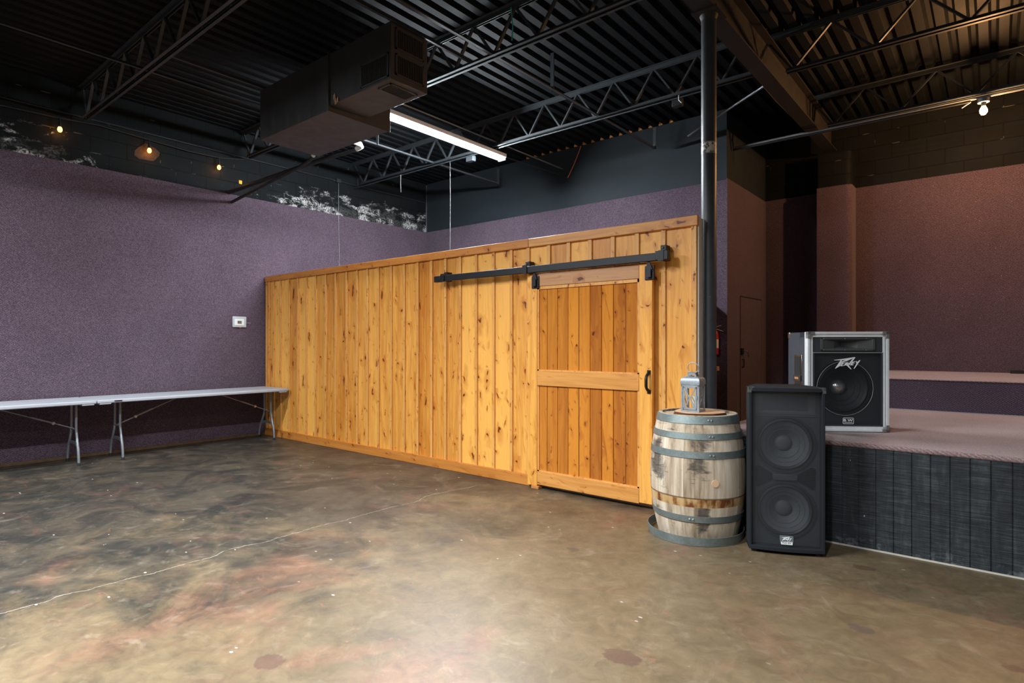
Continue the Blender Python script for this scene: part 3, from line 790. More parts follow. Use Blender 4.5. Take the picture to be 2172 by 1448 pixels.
# string of amber bulbs on the left wall
cordpts = [(-8.835,-2,4.16),(-8.835,.3,4.20),(-8.835,1.49,4.165),(-8.835,2.065,4.184),(-8.835,2.456,4.211),(-8.835,3.041,4.182),(-8.835,3.534,4.154),(-8.835,3.994,4.166),(-8.835,4.333,4.228)]
pipe('light_cord', cordpts, .008, M['rubber'], 'black cord of the amber bulb string along the block wall', 'cord')
names = ['amber bulb on the left block wall, nearest the picture edge', 'amber bulb in front of the broken hole in the block wall', 'amber bulb on the block wall beside the yellow tag']
pos = [(2.046,4.037,4.184),(3.027,4.029,4.182),(3.948,4.016,4.166)]
L0 = thing('string_bulb', names[0], 'light bulb', (-8.80, pos[0][0], pos[0][1]), 0, 'amber bulbs on the left wall')
mb = MB(); mb.lathe([(0,-.038),(.014,-.034),(.024,-.018),(.026,0),(.020,.018),(.012,.03)], 16); mb.build('bulb', M['bulb_small'], L0, local=True)
mb = MB(); mb.lathe([(.014,.028),(.017,.034),(.017,.075),(.010,.085),(.005,.14)], 12); mb.build('socket', M['rubber'], L0, local=True)
for k in (1, 2): dup(L0, (-8.80, pos[k][0], pos[k][1]), names[k])
mb = MB()
random.seed(11)
ring = [(3.027+.16*math.cos(a)*random.uniform(.7,1.1), 4.0+.13*math.sin(a)*random.uniform(.7,1.15)) for a in [2*PI*i/14 for i in range(14)]]
M['broken'] = plain('broken_block', (.05,.034,.022), .9, 0, .7, 30, .2, .8)
mb.prism(ring, -.004, .004, lambda a,b,c: (-8.870+c, a, b))
tag(mb.build('broken_block_patch', M['broken'], smooth=0), 'ragged broken patch in the block wall behind the middle amber bulb', 'damage')
# stage bulb
SB = thing('stage_bulb', 'bright warm bulb hanging from the conduit above the stage', 'light bulb', (-.09, 8.35, 4.01))
mb = MB(); mb.lathe([(0,-.05),(.02,-.046),(.034,-.024),(.036,0),(.028,.024),(.015,.045)], 20, (-.09,8.35,4.01)); mb.build('bulb', M['bulb_big'], SB)
mb = MB(); mb.lathe([(.016,.04),(.022,.05),(.022,.085)], 16, (-.09,8.35,4.01)); mb.build('socket', M['rubber'], SB)
mb = MB(); mb.lathe([(.055,.085),(.055,.125)], 20, (-.09,8.35,4.01)); mb.build('ceiling_box', M['grey_conduit'], SB)
pipe('cable_stub', [(-.28,8.28,4.06),(-.23,8.28,4.09),(-.20,8.28,4.106)], .006, M['tan_cord'], 'loose tan wire end beside the warm stage bulb', 'wire', 6)

# thermostat
T = thing('thermostat', 'white thermostat under a clear lockable guard on the purple wall', 'thermostat', (-8.86, 4.27, 1.67))
M['guard'] = plain('clear_guard', (.42,.45,.48), .25, 0, .05)
mb = MB(); mb.box(-8.862, -8.835, 4.165, 4.378, 1.672, 1.838); mb.build('guard', M['guard'], T, bevel=.012, label='translucent grey guard')
mb = MB(); mb.box(-8.85, -8.828, 4.190, 4.337, 1.703, 1.80); b_ = mb.build('body', M['white_plastic'], T, bevel=.004)
B(-8.83, -8.826, 4.235, 4.297, 1.728, 1.772).build('screen', M['screen'], b_)
mb = MB(); mb.lathe([(.010,0),(.010,.02)], 14, (-8.835,4.27,1.678), 'x'); mb.build('lock', M['brass'], T)
B(-8.860,-8.852,4.385,4.45,1.742,1.747).build('wire_stub', M['steel'], T)

# ------------------------------------------------------------------ folding tables
def table_parts(t, plate):
    w0, w1 = -.70, 0.0; L = 2.40
    mb = MB(); mb.box(w0, w1, 0, L, .722, .765)
    mb.build('tabletop', M['table_top'], t, bevel=.012, seg=3, local=True)
    mb = MB()
    for y in (.02, L-.14): B(w0+.02, w1-.005, y, y+.12, .708, .725).build('corner_rim', M['table_top'], t, bevel=.006, local=True)
    if plate: B(-.006, .004, .17, .25, .738, .752).build('name_plate', M['rubber'], t, local=True, label='small dark oblong plate')
    for ye, s in ((.31, 1), (L-.13, -1)):
        for xs in (0, 1):
            xt = -.27 if xs == 0 else -.46; xf = -.17 if xs == 0 else -.62
            mb = MB(); pts = [(xt,ye,.722),(xt,ye,.42),(xt+(xf-xt)*.08,ye,.37),(xt+(xf-xt)*.35,ye,.29),(xt+(xf-xt)*.75,ye,.19),(xf-(xf-xt)*.08,ye,.11),(xf,ye,.03),(xf,ye,.0)]
            mb.tube(pts, .0145, 12); lg = mb.build('leg', M['table_leg'], t, local=True)
            mb = MB(); mb.lathe([(.018,0),(.018,.03),(.016,.034)], 12, (xf, ye, 0)); mb.build('foot_cap', M['rubber'], lg, local=True)
        mb = MB(); mb.tube([(-.27,ye,.41),(-.46,ye,.41)], .010, 8); mb.build('cross_bar', M['table_leg'], t, local=True)
        mb = MB()
        pts = [(-.20,ye,.215),(-.28,ye,.245),(-.38,ye,.255),(-.48,ye,.25),(-.585,ye,.215)]
        for a, b in zip(pts[:-1], pts[1:]): mb.bar(a, b, .006, .035)
        mb.build('cross_bar', M['table_leg'], t, local=True)
        br = MB(); br.bar((-.365,ye,.42), (-.365,ye+s*.72,.715), .022, .010); br.bar((-.365,ye+s*.18,.495),(-.365,ye+s*.40,.585), .03, .016)
        o = br.build('brace', M['table_leg'], t, local=True)
        mb = MB(); mb.bar((-.365,ye+s*.19,.490),(-.365,ye+s*.205,.510), .036, .03); mb.build('brace_clip', M['steel'], o, local=True)
t1 = thing('folding_table', 'white folding table against the purple wall, its end touching the pine partition', 'table', (-8.09, 2.24, 0), 0, 'folding tables along the left wall')
table_parts(t1, True)
t0 = thing('folding_table', 'white folding table cut off by the left edge of the photo', 'table', (-8.09, -.17, 0), 0, 'folding tables along the left wall')
table_parts(t0, False)

# ------------------------------------------------------------------ barrel
BX, BY = -1.738, 4.33
BR = thing('wine_barrel', 'weathered oak wine barrel with grey steel hoops by the barn door', 'barrel', (BX, BY, 0))
HB = .908
def br(z):
    q = (z-HB/2)/(HB/2); return .345 - .063*q*q
def rot(a, r, z): return (BX + r*math.cos(a), BY + r*math.sin(a), z)
ns = 30; mb = MB(); nz = 18
for k in range(ns):
    a0 = 2*PI*k/ns + .0006; a1 = 2*PI*(k+1)/ns - .0006; vs = []; fs = []
    for i in range(nz+1):
        z = HB*i/nz; r = br(z)
        for j in range(4):
            vs.append(rot(a0+(a1-a0)*j/3, r, z))
        for j in (3, 0): vs.append(rot(a0+(a1-a0)*j/3, r-.025, z))
    for i in range(nz):
        for j in range(6):
            l = (j+1) % 6; fs.append((i*6+j, i*6+l, (i+1)*6+l, (i+1)*6+j))
    fs.append((5,4,3,2,1,0)); fs.append(tuple(nz*6+j for j in range(6)))
    mb.add(vs, fs)
mb.build('staves', M['stave'], BR)
mb = MB()
for k in range(7):
    w = .262*2/7; x0 = -.262 + k*w; x1 = x0+w-.003
    pts = [(x0, -math.sqrt(max(0,.262**2-x0**2))), (x1, -math.sqrt(max(0,.262**2-x1**2))), (x1, math.sqrt(max(0,.262**2-x1**2))), (x0, math.sqrt(max(0,.262**2-x0**2)))]
    pts = [(a+BX, b+BY) for a, b in pts]
    mb.prism(pts, .868, .893)
mb.build('head', M['stave'], BR, smooth=0)
for z0, z1 in ((.852,.905),(.745,.788),(.615,.662),(.160,.205)):
    r0, r1 = br(z0)+.001, br(z1)+.001
    mb = MB(); mb.lathe([(r0,z0),(r0+.005,z0),(r1+.005,z1),(r1,z1)], 64, (BX,BY,0), closed=True)
    h = mb.build('hoop', M['hoop'], BR)
    mb = MB()
    ca = math.atan2(-BY, -BX) + (.30 if z0 > .3 else -.12)
    for da in (-.036, .036):
        a = ca+da; zc = (z0+z1)/2; r = br(zc)+.006
        d = Vector((math.cos(a), math.sin(a), 0)); c = Vector(rot(a, r, zc))
        mb.tube([c, c+d*.004, c+d*.006], [.008,.007,.003], 10)
    mb.build('rivet', M['steel'], h)
# bung on the front
a = math.atan2(-BY, -BX)+.36; d = Vector((math.cos(a), math.sin(a), 0)); c = Vector(rot(a, br(.445)-.002, .445))
mb = MB(); mb.tube([c, c+d*.006], .026, 20); mb.build('bung', M['slice'], BR, label='round pale bung')
mb = MB(); RR = .348; mb.lathe([(RR-.010,.004),(RR-.005,.004),(RR+.002,.064),(RR-.003,.064)], 72, (BX-.012,BY-.012,0), closed=True)
tag(mb.build('loose_hoop', M['hoop']), 'loose steel hoop lying on the floor around the barrel base', 'hoop')
# wood slice
SL = thing('wood_slice', 'round wood slice with bark edge lying on the barrel top', 'wood slice', (BX+.03, BY-.04, .895))
random.seed(5)
edge = []
for k in range(48):
    a = 2*PI*k/48; r = .183 + .006*math.sin(3*a+1) + .004*math.sin(7*a)
    edge.append((r*math.cos(a), r*math.sin(a)))
mb = MB(); mb.prism([(x*.975, y*.975) for x, y in edge], .0, .0235); mb.build('slice_face', M['slice'], SL, local=True)
mb = MB(); vs = []; fs = []
for i, (x, y) in enumerate(edge):
    for (s, z) in ((.97,.0),(1.0+.02*random.random(),.002),(.99+.02*random.random(),.012),(.985,.0225),(.97,.0225)): vs.append((x*s, y*s, z))
for i in range(48):
    for j in range(5):
        k = (i+1) % 48; l = (j+1) % 5
        fs.append((i*5+j, k*5+j, k*5+l, i*5+l))
mb.add(vs, fs); mb.build('bark', M['bark'], SL, local=True, label='dark bark rim')

# lantern
LN = thing('lantern', 'galvanised metal lantern with crossed bars standing on the wood slice', 'lantern', (-1.742, 4.262, .9188), math.radians(3))
w, d, hb = .136, .136, .200
M['wz'] = M['galv']
def post(x, y): return B(x-.007, x+.007, y-.007, y+.007, .012, hb)
B(-w/2, w/2, -d/2, d/2, 0, .012).build('base_plate', M['galv'], LN, local=True)
for sx in (-1, 1):
    for sy in (-1, 1): post(sx*(w/2-.007), sy*(d/2-.007)).build('corner_post', M['galv'], LN, local=True)
mb = MB(); tt = .012
for (a, b, c, e) in ((-w/2,w/2,-d/2,-d/2+tt),(-w/2,w/2,d/2-tt,d/2),(-w/2,-w/2+tt,-d/2,d/2),(w/2-tt,w/2,-d/2,d/2)): mb.box(a, b, c, e, hb-.014, hb)
mb.build('top_frame', M['galv'], LN, local=True)
mb = MB()
fw, f0, f1, yy = .050, .018, .185, -d/2-.003
mb.box(-fw, -fw+.011, yy, yy+.005, f0, f1); mb.box(fw-.011, fw, yy, yy+.005, f0, f1); mb.box(-fw, fw, yy, yy+.005, f0, f0+.011); mb.box(-fw, fw, yy, yy+.005, f1-.011, f1)
mb.bar((-fw+.008,yy+.002,f0+.008),(fw-.008,yy+.002,f1-.008), .004, .008, (0,0,1)); mb.bar((fw-.008,yy+.001,f0+.008),(-fw+.008,yy+.001,f1-.008), .004, .008, (0,0,1))
mb.box(fw-.004, fw+.004, yy-.006, yy, .095, .118)
mb.build('lantern_door', M['galv'], LN, local=True)
mb = MB()
for sx in (-1, 1):
    x = sx*(w/2-.004)
    mb.bar((x,-d/2+.01,.016),(x,d/2-.01,.186), .006, .004); mb.bar((x,d/2-.01,.016),(x,-d/2+.01,.186), .006, .004)
mb.build('cross_bar', M['galv_dull'], LN, local=True)
mb = MB()
for sx in (-1, 1): mb.box(sx*(w/2-.009)-.0008, sx*(w/2-.009)+.0008, -d/2+.012, d/2-.012, .014, .188)
for sy in (-1, 1): mb.box(-w/2+.012, w/2-.012, sy*(d/2-.010)-.0008, sy*(d/2-.010)+.0008, .014, .188)
mb.build('glass_pane', M['glass'], LN, local=True)
# curved roof
mb = MB(); vs = []; fs = []; NR = 8
for i in range(NR+1):
    q = i/NR; hw = (w/2+.003)*(1-q) + .028*q + .016*math.sin(PI*q); z = hb + .062*math.sin(q*PI/2)**.9
    vs += [(-hw,-hw,z),(hw,-hw,z),(hw,hw,z),(-hw,hw,z)]
for i in range(NR):
    for j in range(4): fs.append((i*4+j, i*4+(j+1)%4, (i+1)*4+(j+1)%4, (i+1)*4+j))
fs.append((3,2,1,0)); fs.append(tuple(NR*4+j for j in range(4)))
mb.add(vs, fs); mb.build('roof', M['galv'], LN, local=True, smooth=30)
mb = MB(); h0 = hb+.060
for (a, b, c, e) in ((-.03,.03,-.03,-.026),(-.03,.03,.026,.03),(-.03,-.026,-.03,.03),(.026,.03,-.03,.03)): mb.box(a, b, c, e, h0+.012, h0+.030)
for sx in (-1,1):
    for sy in (-1,1): mb.box(sx*.028-.006, sx*.028+.006, sy*.028-.004, sy*.028+.004, h0, h0+.014)
mb.box(-.034,.034,-.034,.034,h0+.028,h0+.032)
mb.build('chimney', M['galv'], LN, local=True, smooth=0)
mb = MB(); mb.tube(circ((0,0,h0+.064), .040, 28, 'xz', -PI*.38, PI*1.38, True), .0032, 8); mb.build('ring_handle', M['galv'], LN, local=True)
CN = thing('candle', 'cream pillar candle standing inside the lantern', 'candle', (-1.728, 4.275, .931))
mb = MB(); mb.lathe([(.026,0),(.027,.003),(.027,.098),(.024,.102),(.0,.099)], 28, (-1.728,4.275,.931)); mb.build('wax', M['wax'], CN)
mb = MB(); mb.tube([(-1.728,4.275,1.028),(-1.727,4.275,1.042)], .0015, 6); mb.build('wick', M['wick'], CN)

# ------------------------------------------------------------------ logo lettering
LOGO = [
 [(590,512),(1000,455),(1440,384),(1462,398),(1100,507),(912,522),(590,527)],
 [(1440,384),(1462,398),(1100,560),(882,622),(886,585),(1065,508)],
 [(862,520),(914,520),(886,585),(882,622),(828,772),(640,888),(632,874)],
 [(905,618),(1040,610),(1022,636),(958,642),(942,674),(1006,668),(990,692),(930,702),(912,745),(996,746),(984,770),(845,782)],
 [(1072,612),(1106,618),(1306,908),(1280,918),(1096,742),(1046,738),(1034,760),(1000,762)],
 [(1110,612),(1166,612),(1204,662),(1385,430),(1392,410),(1440,384),(1462,398),(1452,424),(1216,734),(1194,722)],
 [(1345,580),(1478,566),(1456,595),(1386,602),(1370,636),(1432,630),(1420,656),(1350,668),(1334,700),(1398,706),(1382,736),(1248,742)],
 [(1490,564),(1542,570),(1562,602),(1636,520),(1672,514),(1650,560),(1432,884),(1402,888),(1524,660)],
]
def logo(mb, cx, cz, width, y0, y1):
    """front of the box faces -Y; cx, cz centre of the mark"""
    k = width/1082.0; d = (y1-y0)/len(LOGO)
    for i, poly in enumerate(LOGO):
        mb.prism([(cx+(px-1131)*k, cz-(py-651)*k) for px, py in poly], y0 - i*.00015, y1, lambda a,b,c: (a,c,b))
def text_mesh(mb, s, cx, cz, h, y0, y1, sx=1.0):
    cu = bpy.data.curves.new('lettering', 'FONT'); cu.body = s; cu.size = 1; cu.extrude = .0; cu.align_x = 'CENTER'
    cu.offset = .025
    o = bpy.data.objects.new('lettering', cu); COL.objects.link(o)
    dg = bpy.context.evaluated_depsgraph_get(); me = o.evaluated_get(dg).to_mesh()
    vs = [v.co.copy() for v in me.vertices]; fs = [tuple(p.vertices) for p in me.polygons]
    o.evaluated_get(dg).to_mesh_clear()
    x0 = min(v.x for v in vs); x1 = max(v.x for v in vs); z0 = min(v.y for v in vs); z1 = max(v.y for v in vs)
    k = h/(z1-z0)
    out = [(cx+(v.x-(x0+x1)/2)*k*sx, y0, cz+(v.y-(z0+z1)/2)*k) for v in vs]
    mb.add(out, fs)
    bpy.data.objects.remove(o); bpy.data.curves.remove(cu)

def baffle(mb, x0, x1, y, holes, z0, z1, r, n=64):
    """panel at depth y with round holes centred at (cx, cz), one above the other"""
    zs = [z0] + [(a[1]+b[1])/2 for a, b in zip(holes[:-1], holes[1:])] + [z1]
    for (cx, cz), za, zb_ in zip(holes, zs[:-1], zs[1:]):
        vs = []
        angs = sorted([2*PI*k/n for k in range(n)] + [math.atan2(v-cz, u-cx) % (2*PI) for u in (x0, x1) for v in (za, zb_)])
        for a in angs:
            c, q = math.cos(a), math.sin(a)
            tx = ((x1-cx)/c if c > 0 else (x0-cx)/c) if abs(c) > 1e-9 else 9
            tz = ((zb_-cz)/q if q > 0 else (za-cz)/q) if abs(q) > 1e-9 else 9
            k = min(tx, tz)
            vs += [(cx+r*c, y, cz+r*q), (cx+k*c, y, cz+k*q)]
        m = len(angs)
        mb.add(vs, [(2*i, 2*i+1, 2*((i+1)%m)+1, 2*((i+1)%m)) for i in range(m)])
def woofer(par, cx, cz, R, y, mats, dome_r, bulge=.018, deep=.07):
    mb = MB(); mb.lathe([(R*1.06,.001),(R*1.06,-.006),(R*.98,-.006),(R*.95,.002)], 56, (cx,y,cz), 'y', cap=False)
    f = mb.build('woofer', mats[0], par, local=True)
    mb = MB(); mb.lathe([(R*.96,.001),(R*.93,-.008),(R*.89,-.010),(R*.85,-.005),(R*.82,.004)], 56, (cx,y,cz), 'y', cap=False); mb.build('surround', mats[0], f, local=True)
    mb = MB(); mb.lathe([(R*.825,.003),(R*.70,deep*.26),(R*.69,deep*.235),(R*.67,deep*.31),(R*.55,deep*.52),(R*.54,deep*.49),(R*.52,deep*.57),(dome_r*.98,deep)], 56, (cx,y,cz), 'y', cap=False); mb.build('cone', mats[1], f, local=True)
    mb = MB(); mb.lathe([(dome_r,deep)] + [(dome_r*math.cos(a), deep-bulge*math.sin(a)) for a in (.3,.6,.9,1.2,1.4,PI/2)], 36, (cx,y,cz), 'y'); mb.build('dust_cap', mats[2], f, local=True)
# ------------------------------------------------------------------ floor loudspeaker (two cones)
a1 = math.radians(24.4)
W, H_ = .475, 1.125
fc = Vector((-1.303+W/2*math.cos(a1), 4.153+W/2*math.sin(a1), 0))
S1 = thing('loudspeaker', 'tall black two-cone loudspeaker with perforated grille standing on the floor by the stage', 'loudspeaker', fc, a1)
zf = .022
mb = MB(); dp = .40; bw = .15
outer = [(-W/2,0),(W/2,0),(W/2,.10),(bw,dp),(-bw,dp),(-W/2,.10)]
# shell: sides/top/bottom as carpeted boards around an open front
mb.prism([(-W/2,.125),(W/2,.125),(W/2,.13),(bw,dp),(-bw,dp),(-W/2,.13)], zf, H_)
for x0, x1 in ((-W/2,-W/2+.020),(W/2-.020,W/2)): mb.box(x0, x1, -.012, .125, zf, H_)
for z0, z1 in ((zf,zf+.028),(H_-.028,H_)):
    n = 10; fr = [(-W/2+W*i/n, -.012-.022*(1-(2*i/n-1)**2)) for i in range(n+1)]
    mb.prism([(W/2,.125),(-W/2,.125)] + fr, z0, z1)
mb.build('cabinet', M['spk_carpet'], S1, bevel=.006, seg=3, local=True)
mb = MB(); baffle(mb, -W/2+.02, W/2-.02, .051, [(0,.285),(0,.735)], zf+.028, .925, .185); mb.box(-W/2+.02, W/2-.02, .051, .060, .925, H_-.028); mb.build('baffle', M['baffle'], S1, local=True, smooth=0)
for z in (.735, .285): woofer(S1, 0, z, .185, .050, (M['surround'], M['cone'], M['dome']), .056, .022, .06)
# horn mouth
mb = MB(); vs = []
for (hw, hh, y) in ((.19,.075,.048),(.175,.062,.049),(.06,.02,.0565),(.03,.012,.057)):
    vs += [(-hw,y,1.015-hh),(hw,y,1.015-hh),(hw,y,1.015+hh),(-hw,y,1.015+hh)]
fs = []
for i in range(3):
    for j in range(4): fs.append((i*4+j, i*4+(j+1)%4, (i+1)*4+(j+1)%4, (i+1)*4+j))
mb.add(vs, fs); mb.build('horn', M['horn'], S1, local=True, smooth=0)
B(-.19, .19, .046, .050, .928, .934).build('horn_rim', M['cone'], S1, local=True)
# ports and the bar between them
for s in (-1, 1):
    mb = MB(); mb.prism([(s*.19,.575),(s*.185,.44),(s*.165,.435),(s*.075,.49),(s*.07,.525),(s*.165,.585)], .046, .050, lambda a,b,c: (a,c,b)); mb.build('port', M['void'], S1, local=True)
mb = MB(); mb.prism([(-.08,.53),(.08,.53),(.075,.49),(-.075,.49)], .030, .050, lambda a,b,c: (a,c,b)); mb.build('handle_bar', M['baffle'], S1, bevel=.005, local=True)
# grille
mb = MB(); vs = []; fs = []; n = 16; z0, z1 = zf+.028, H_-.028
for i in range(n+1):
    x = -(W/2-.020) + (W-.040)*i/n; y = .012 - .022*(1-(2*i/n-1)**2)
    vs += [(x,y,z0),(x,y,z1)]
for i in range(n): fs.append((i*2, i*2+2, i*2+3, i*2+1))
mb.add(vs, fs); mb.build('grille', M['grille'], S1, local=True)
for s in (-1, 1):
    mb = MB(); mb.box(s*(W/2+.002)-.002, s*(W/2+.002)+.002, -.014, .03, H_-.035, H_+.003); x0, x1 = sorted((s*(W/2+.003), s*(W/2-.035))); mb.box(x0, x1, -.0155, -.0125, H_-.016, H_+.003); mb.box(x0, x1, -.014, .03, H_, H_+.003)
    x0, x1 = sorted((s*(W/2+.003), s*(W/2-.016))); mb.box(x0, x1, -.0155, -.0125, H_-.035, H_+.003)
    mb.build('corner_guard', M['horn'], S1, local=True, smooth=0)
for sx in (-1, 1):
    for y in (.02, .30):
        x = sx*(W/2-.04) if y < .1 else sx*.12
        mb = MB(); mb.lathe([(.018,0),(.022,.022)], 14, (x, y, 0)); mb.build('foot', M['rubber'], S1, local=True)
yb = -.012
mb = MB(); mb.prism([(-.042,.128),(.040,.128),(.042,.122),(.042,.092),(.038,.085),(-.038,.085),(-.042,.092),(-.043,.122)], yb-.002, yb+.003, lambda a,b,c: (a,c,b)); bd = mb.build('badge', M['badge'], S1, local=True, label='small grey logo badge')
mb = MB(); mb.prism([(-.038,.090),(.038,.090),(.036,.068),(-.034,.068)], yb-.002, yb+.003, lambda a,b,c: (a,c,b)); mb.build('name_strip', M['logo'], bd, local=True)
mb = MB(); logo(mb, 0, .107, .062, yb-.0032, yb-.0015); mb.build('logo', M['logo'], bd, local=True, smooth=0)
mb = MB(); text_mesh(mb, 'TLS 4X', 0, .079, .0105, yb-.0026, 0, 1.35); mb.build('lettering', M['badge_text'], bd, local=True, smooth=0)

# ------------------------------------------------------------------ stage
ST = thing('stage', 'carpeted stage with a black rough-sawn plank front', 'stage', (0, 4.71, 0))
mb = MB(); g = [-1.755]; x = -1.748
gx = [-1.75 + .1017*i for i in range(1, 70)]
edges = [-1.755] + [-.832 + .1022*i for i in range(-9, 50)]
edges = sorted(set(round(e, 4) for e in edges if -1.756 <= e < 4.3))
for a, b in zip(edges[:-1], edges[1:]): mb.box(a+.0035, b-.0035, 4.71, 4.735, .006, .712)
mb.box(-1.755, 4.2, 4.718, 4.735, .006, .71)
mb.build('plank_front', M['siding'], ST, smooth=0, label='black rough-sawn plank front')
B(-1.755, -1.735, 4.735, 9.50, 0, .71).build('side_panel', M['siding'], ST, smooth=0)
mb = MB(); mb.prism([(-1.755,4.712),(4.2,4.712),(4.2,9.835),(-1.545,9.835),(-1.545,9.50),(-1.755,9.50)], .705, .73)
mb.tube([(-1.755,4.716,.713),(4.2,4.716,.713)], .018, 10)
mb.build('stage_top', M['stage_carpet'], ST, label='mauve carpet top with rolled front edge')
B(-1.735, 4.2, 4.695, 4.709, 0, .008).build('floor_strip', M['pale_end'], ST, smooth=0)
ST2 = thing('stage_riser', 'raised carpeted tier along the back of the stage', 'stage riser', (0, 7.5, .73))
B(-1.54, 4.2, 7.50, 9.835, .731, 1.04).build('riser_front', M['carpet'], ST2, smooth=0)
mb = MB(); mb.box(-1.545, 4.2, 7.49, 9.835, 1.04, 1.052); mb.build('riser_top', M['stage_carpet'], ST2, bevel=.005)
tag(B(.155, .45, 9.62, 9.72, 1.052, 1.095).build('floor_box', M['rubber'], bevel=.004), 'low black box on the upper tier at the right edge of the photo', 'box')

# ------------------------------------------------------------------ stage loudspeaker (one cone and a horn)
a2 = math.radians(34.7); W2, H2 = .607, .78
c0 = Vector((-1.138, 5.066, .735)) + Vector((math.cos(a2), math.sin(a2), 0))*W2/2
S2 = thing('loudspeaker', 'grey-carpeted loudspeaker with aluminium edging and white logo standing on the stage', 'loudspeaker', c0, a2)
dp = .39
mb = MB(); mb.box(-W2/2, W2/2, .15, dp, 0, H2)
for x0, x1, z0, z1 in ((-W2/2,-W2/2+.04,0,H2),(W2/2-.04,W2/2,0,H2),(-W2/2,W2/2,0,.04),(-W2/2,W2/2,H2-.04,H2)): mb.box(x0+.0005 if x0 < -.2 else x0, x1-.0005 if x1 > .2 else x1, .012, .15, z0, z1)
mb.build('cabinet', M['spk_carpet_grey'], S2, local=True, smooth=0)
e = .040; tk = .006
for (x0, x1, z0, z1) in ((-W2/2-.003,-W2/2+e,0,H2),(W2/2-e,W2/2+.003,0,H2),(-W2/2,W2/2,0,e),(-W2/2,W2/2,H2-e,H2+.002)):
    mb = MB(); hor = (x1-x0) > (z1-z0)
    if hor:
        mid = z0+(z1-z0)*.5; mb.box(x0, x1, -.002, .012, mid-.003 if z0 < .1 else z0, z1 if z0 < .1 else mid+.003) ; mb.box(x0, x1, -.010, .05, z0 if z0 < .1 else mid+.003, mid-.003 if z0 < .1 else z1)
    else:
        mid = (x0+x1)/2; l = x0 < 0
        mb.box(x0 if not l else mid+.003, mid-.003 if not l else x1, -.002, .012, z0+.0, z1); mb.box(mid+.003 if not l else x0, x1 if not l else mid-.003, -.010, .05, z0, z1)
    mb.build('edge_trim', M['alu'], S2, local=True, bevel=.0015)
for sx in (-1, 1):
    for z in (0, H2):
        sg = 1 if z else -1
        mb = MB(); x = sx*(W2/2+.004); zz = z + sg*.003
        xa, xb = sorted((x, x-sx*.028)); za, zb2 = sorted((zz, zz-sg*.055)); mb.box(xa, xb, -.014, .03, za, zb2)
        xa, xb = sorted((x, x-sx*.055)); za, zb2 = sorted((zz, zz-sg*.026)); mb.box(xa, xb, -.014, .03, za, zb2)
        mb.build('corner_guard', M['galv_dull'], S2, local=True, bevel=.004)
    mb = MB(); xa, xb = sorted((sx*(W2/2+.004), sx*(W2/2-.03))); mb.box(xa, xb, dp-.035, dp+.004, H2-.05, H2+.004); mb.build('corner_guard', M['chrome'], S2, local=True, bevel=.004)
zl = H2-.155                                                       # split between the horn bay and the grille
mb = MB()
for (x0, x1, z0, z1) in ((-W2/2+e,-.195,zl,H2-e),(.195,W2/2-e,zl,H2-e),(-.195,.195,zl,zl+.016),(-.195,.195,H2-e-.014,H2-e)): mb.box(x0, x1, .004, .012, z0, z1)
mb.build('horn_board', M['spk_carpet_grey'], S2, local=True, smooth=0)
mb = MB(); hx = .205; hz0, hz1 = zl+.008, H2-e-.008; hc = (hz0+hz1)/2
for (x0, x1, z0, z1) in ((-hx,-hx+.02,hz0,hz1),(hx-.02,hx,hz0,hz1),(-hx,hx,hz0,hz0+.014),(-hx,hx,hz1-.010,hz1)): mb.box(x0, x1, -.004, .006, z0, z1)
mb.build('horn_frame', M['horn'], S2, local=True, bevel=.002)
mb = MB(); vs = []; th = hz0+.014; tz = hz1-.010
for (x0, x1, z0, z1, y) in ((-hx+.02,hx-.02,th,tz,.0030),(-.10,.10,hc-.022,hc+.022,-.0),(-.012,.012,hc-.010,hc+.012,.0035)):
    pass
rings = [(-hx+.02,hx-.02,th,tz,-.001),(-.09,.09,hc-.030,hc+.026,.030),(-.012,.012,hc-.012,hc+.014,.085)]
for (x0, x1, z0, z1, y) in rings: vs += [(x0,y,z0),(x1,y,z0),(x1,y,z1),(x0,y,z1)]
fs = []
for i in range(2):
    for j in range(4): fs.append((i*4+j, i*4+(j+1)%4, (i+1)*4+(j+1)%4, (i+1)*4+j))
fs.append((8,9,10,11)); mb.add(vs, fs); hn = mb.build('horn', M['horn'], S2, local=True, smooth=0)
mb = MB()
for x in (-.18,-.02,.14):
    for z in (hz0+.006, hz1-.005): mb.lathe([(0,-.002),(.004,-.0015),(.005,0)], 8, (x, -.004, z), 'y')
mb.build('screw', M['chrome'], S2, local=True)
mb = MB(); baffle(mb, -W2/2+e, W2/2-e, .037, [(-.02,.34)], e, zl, .205); mb.box(-W2/2+e, W2/2-e, .012, .037, zl-.004, zl+.004); mb.build('baffle', M['baffle'], S2, local=True, smooth=0)
woofer(S2, -.02, .34, .205, .036, (M['surround'], M['cone_dark'], M['dome_metal']), .060, .045, .095)
mb = MB(); mb.box(-W2/2+e, W2/2-e, -.0005, .0005, e+.006, zl-.012)
gr = mb.build('grille', M['cloth_grille'], S2, local=True)
mb = MB(); mb.box(-W2/2+e, W2/2-e, -.003, .006, zl-.010, zl-.004); mb.build('grille_rail', M['ring'], S2, local=True)
mb = MB()
for (x0, x1, z0, z1) in ((-W2/2+e,-W2/2+e+.012,e,zl-.01),(W2/2-e-.012,W2/2-e,e,zl-.01),(-W2/2+e,W2/2-e,e,e+.012)): mb.box(x0, x1, -.002, .006, z0, z1)
mb.build('grille_frame', M['spk_carpet_grey'], S2, local=True, smooth=0)
mb = MB(); mb.tube(circ((-.022,-.003,.338), .212, 64, 'xz'), .0016, 6, closed=True); mb.build('ring_wire', M['ring'], S2, local=True, label='thin pale circular ring')
mb = MB(); logo(mb, -.005, .515+.02, .196, -.0045, -.0015); mb.build('logo', M['logo'], S2, local=True, smooth=0)
mb = MB(); bw, bh, cz, cx = .041, .024, .083, .003
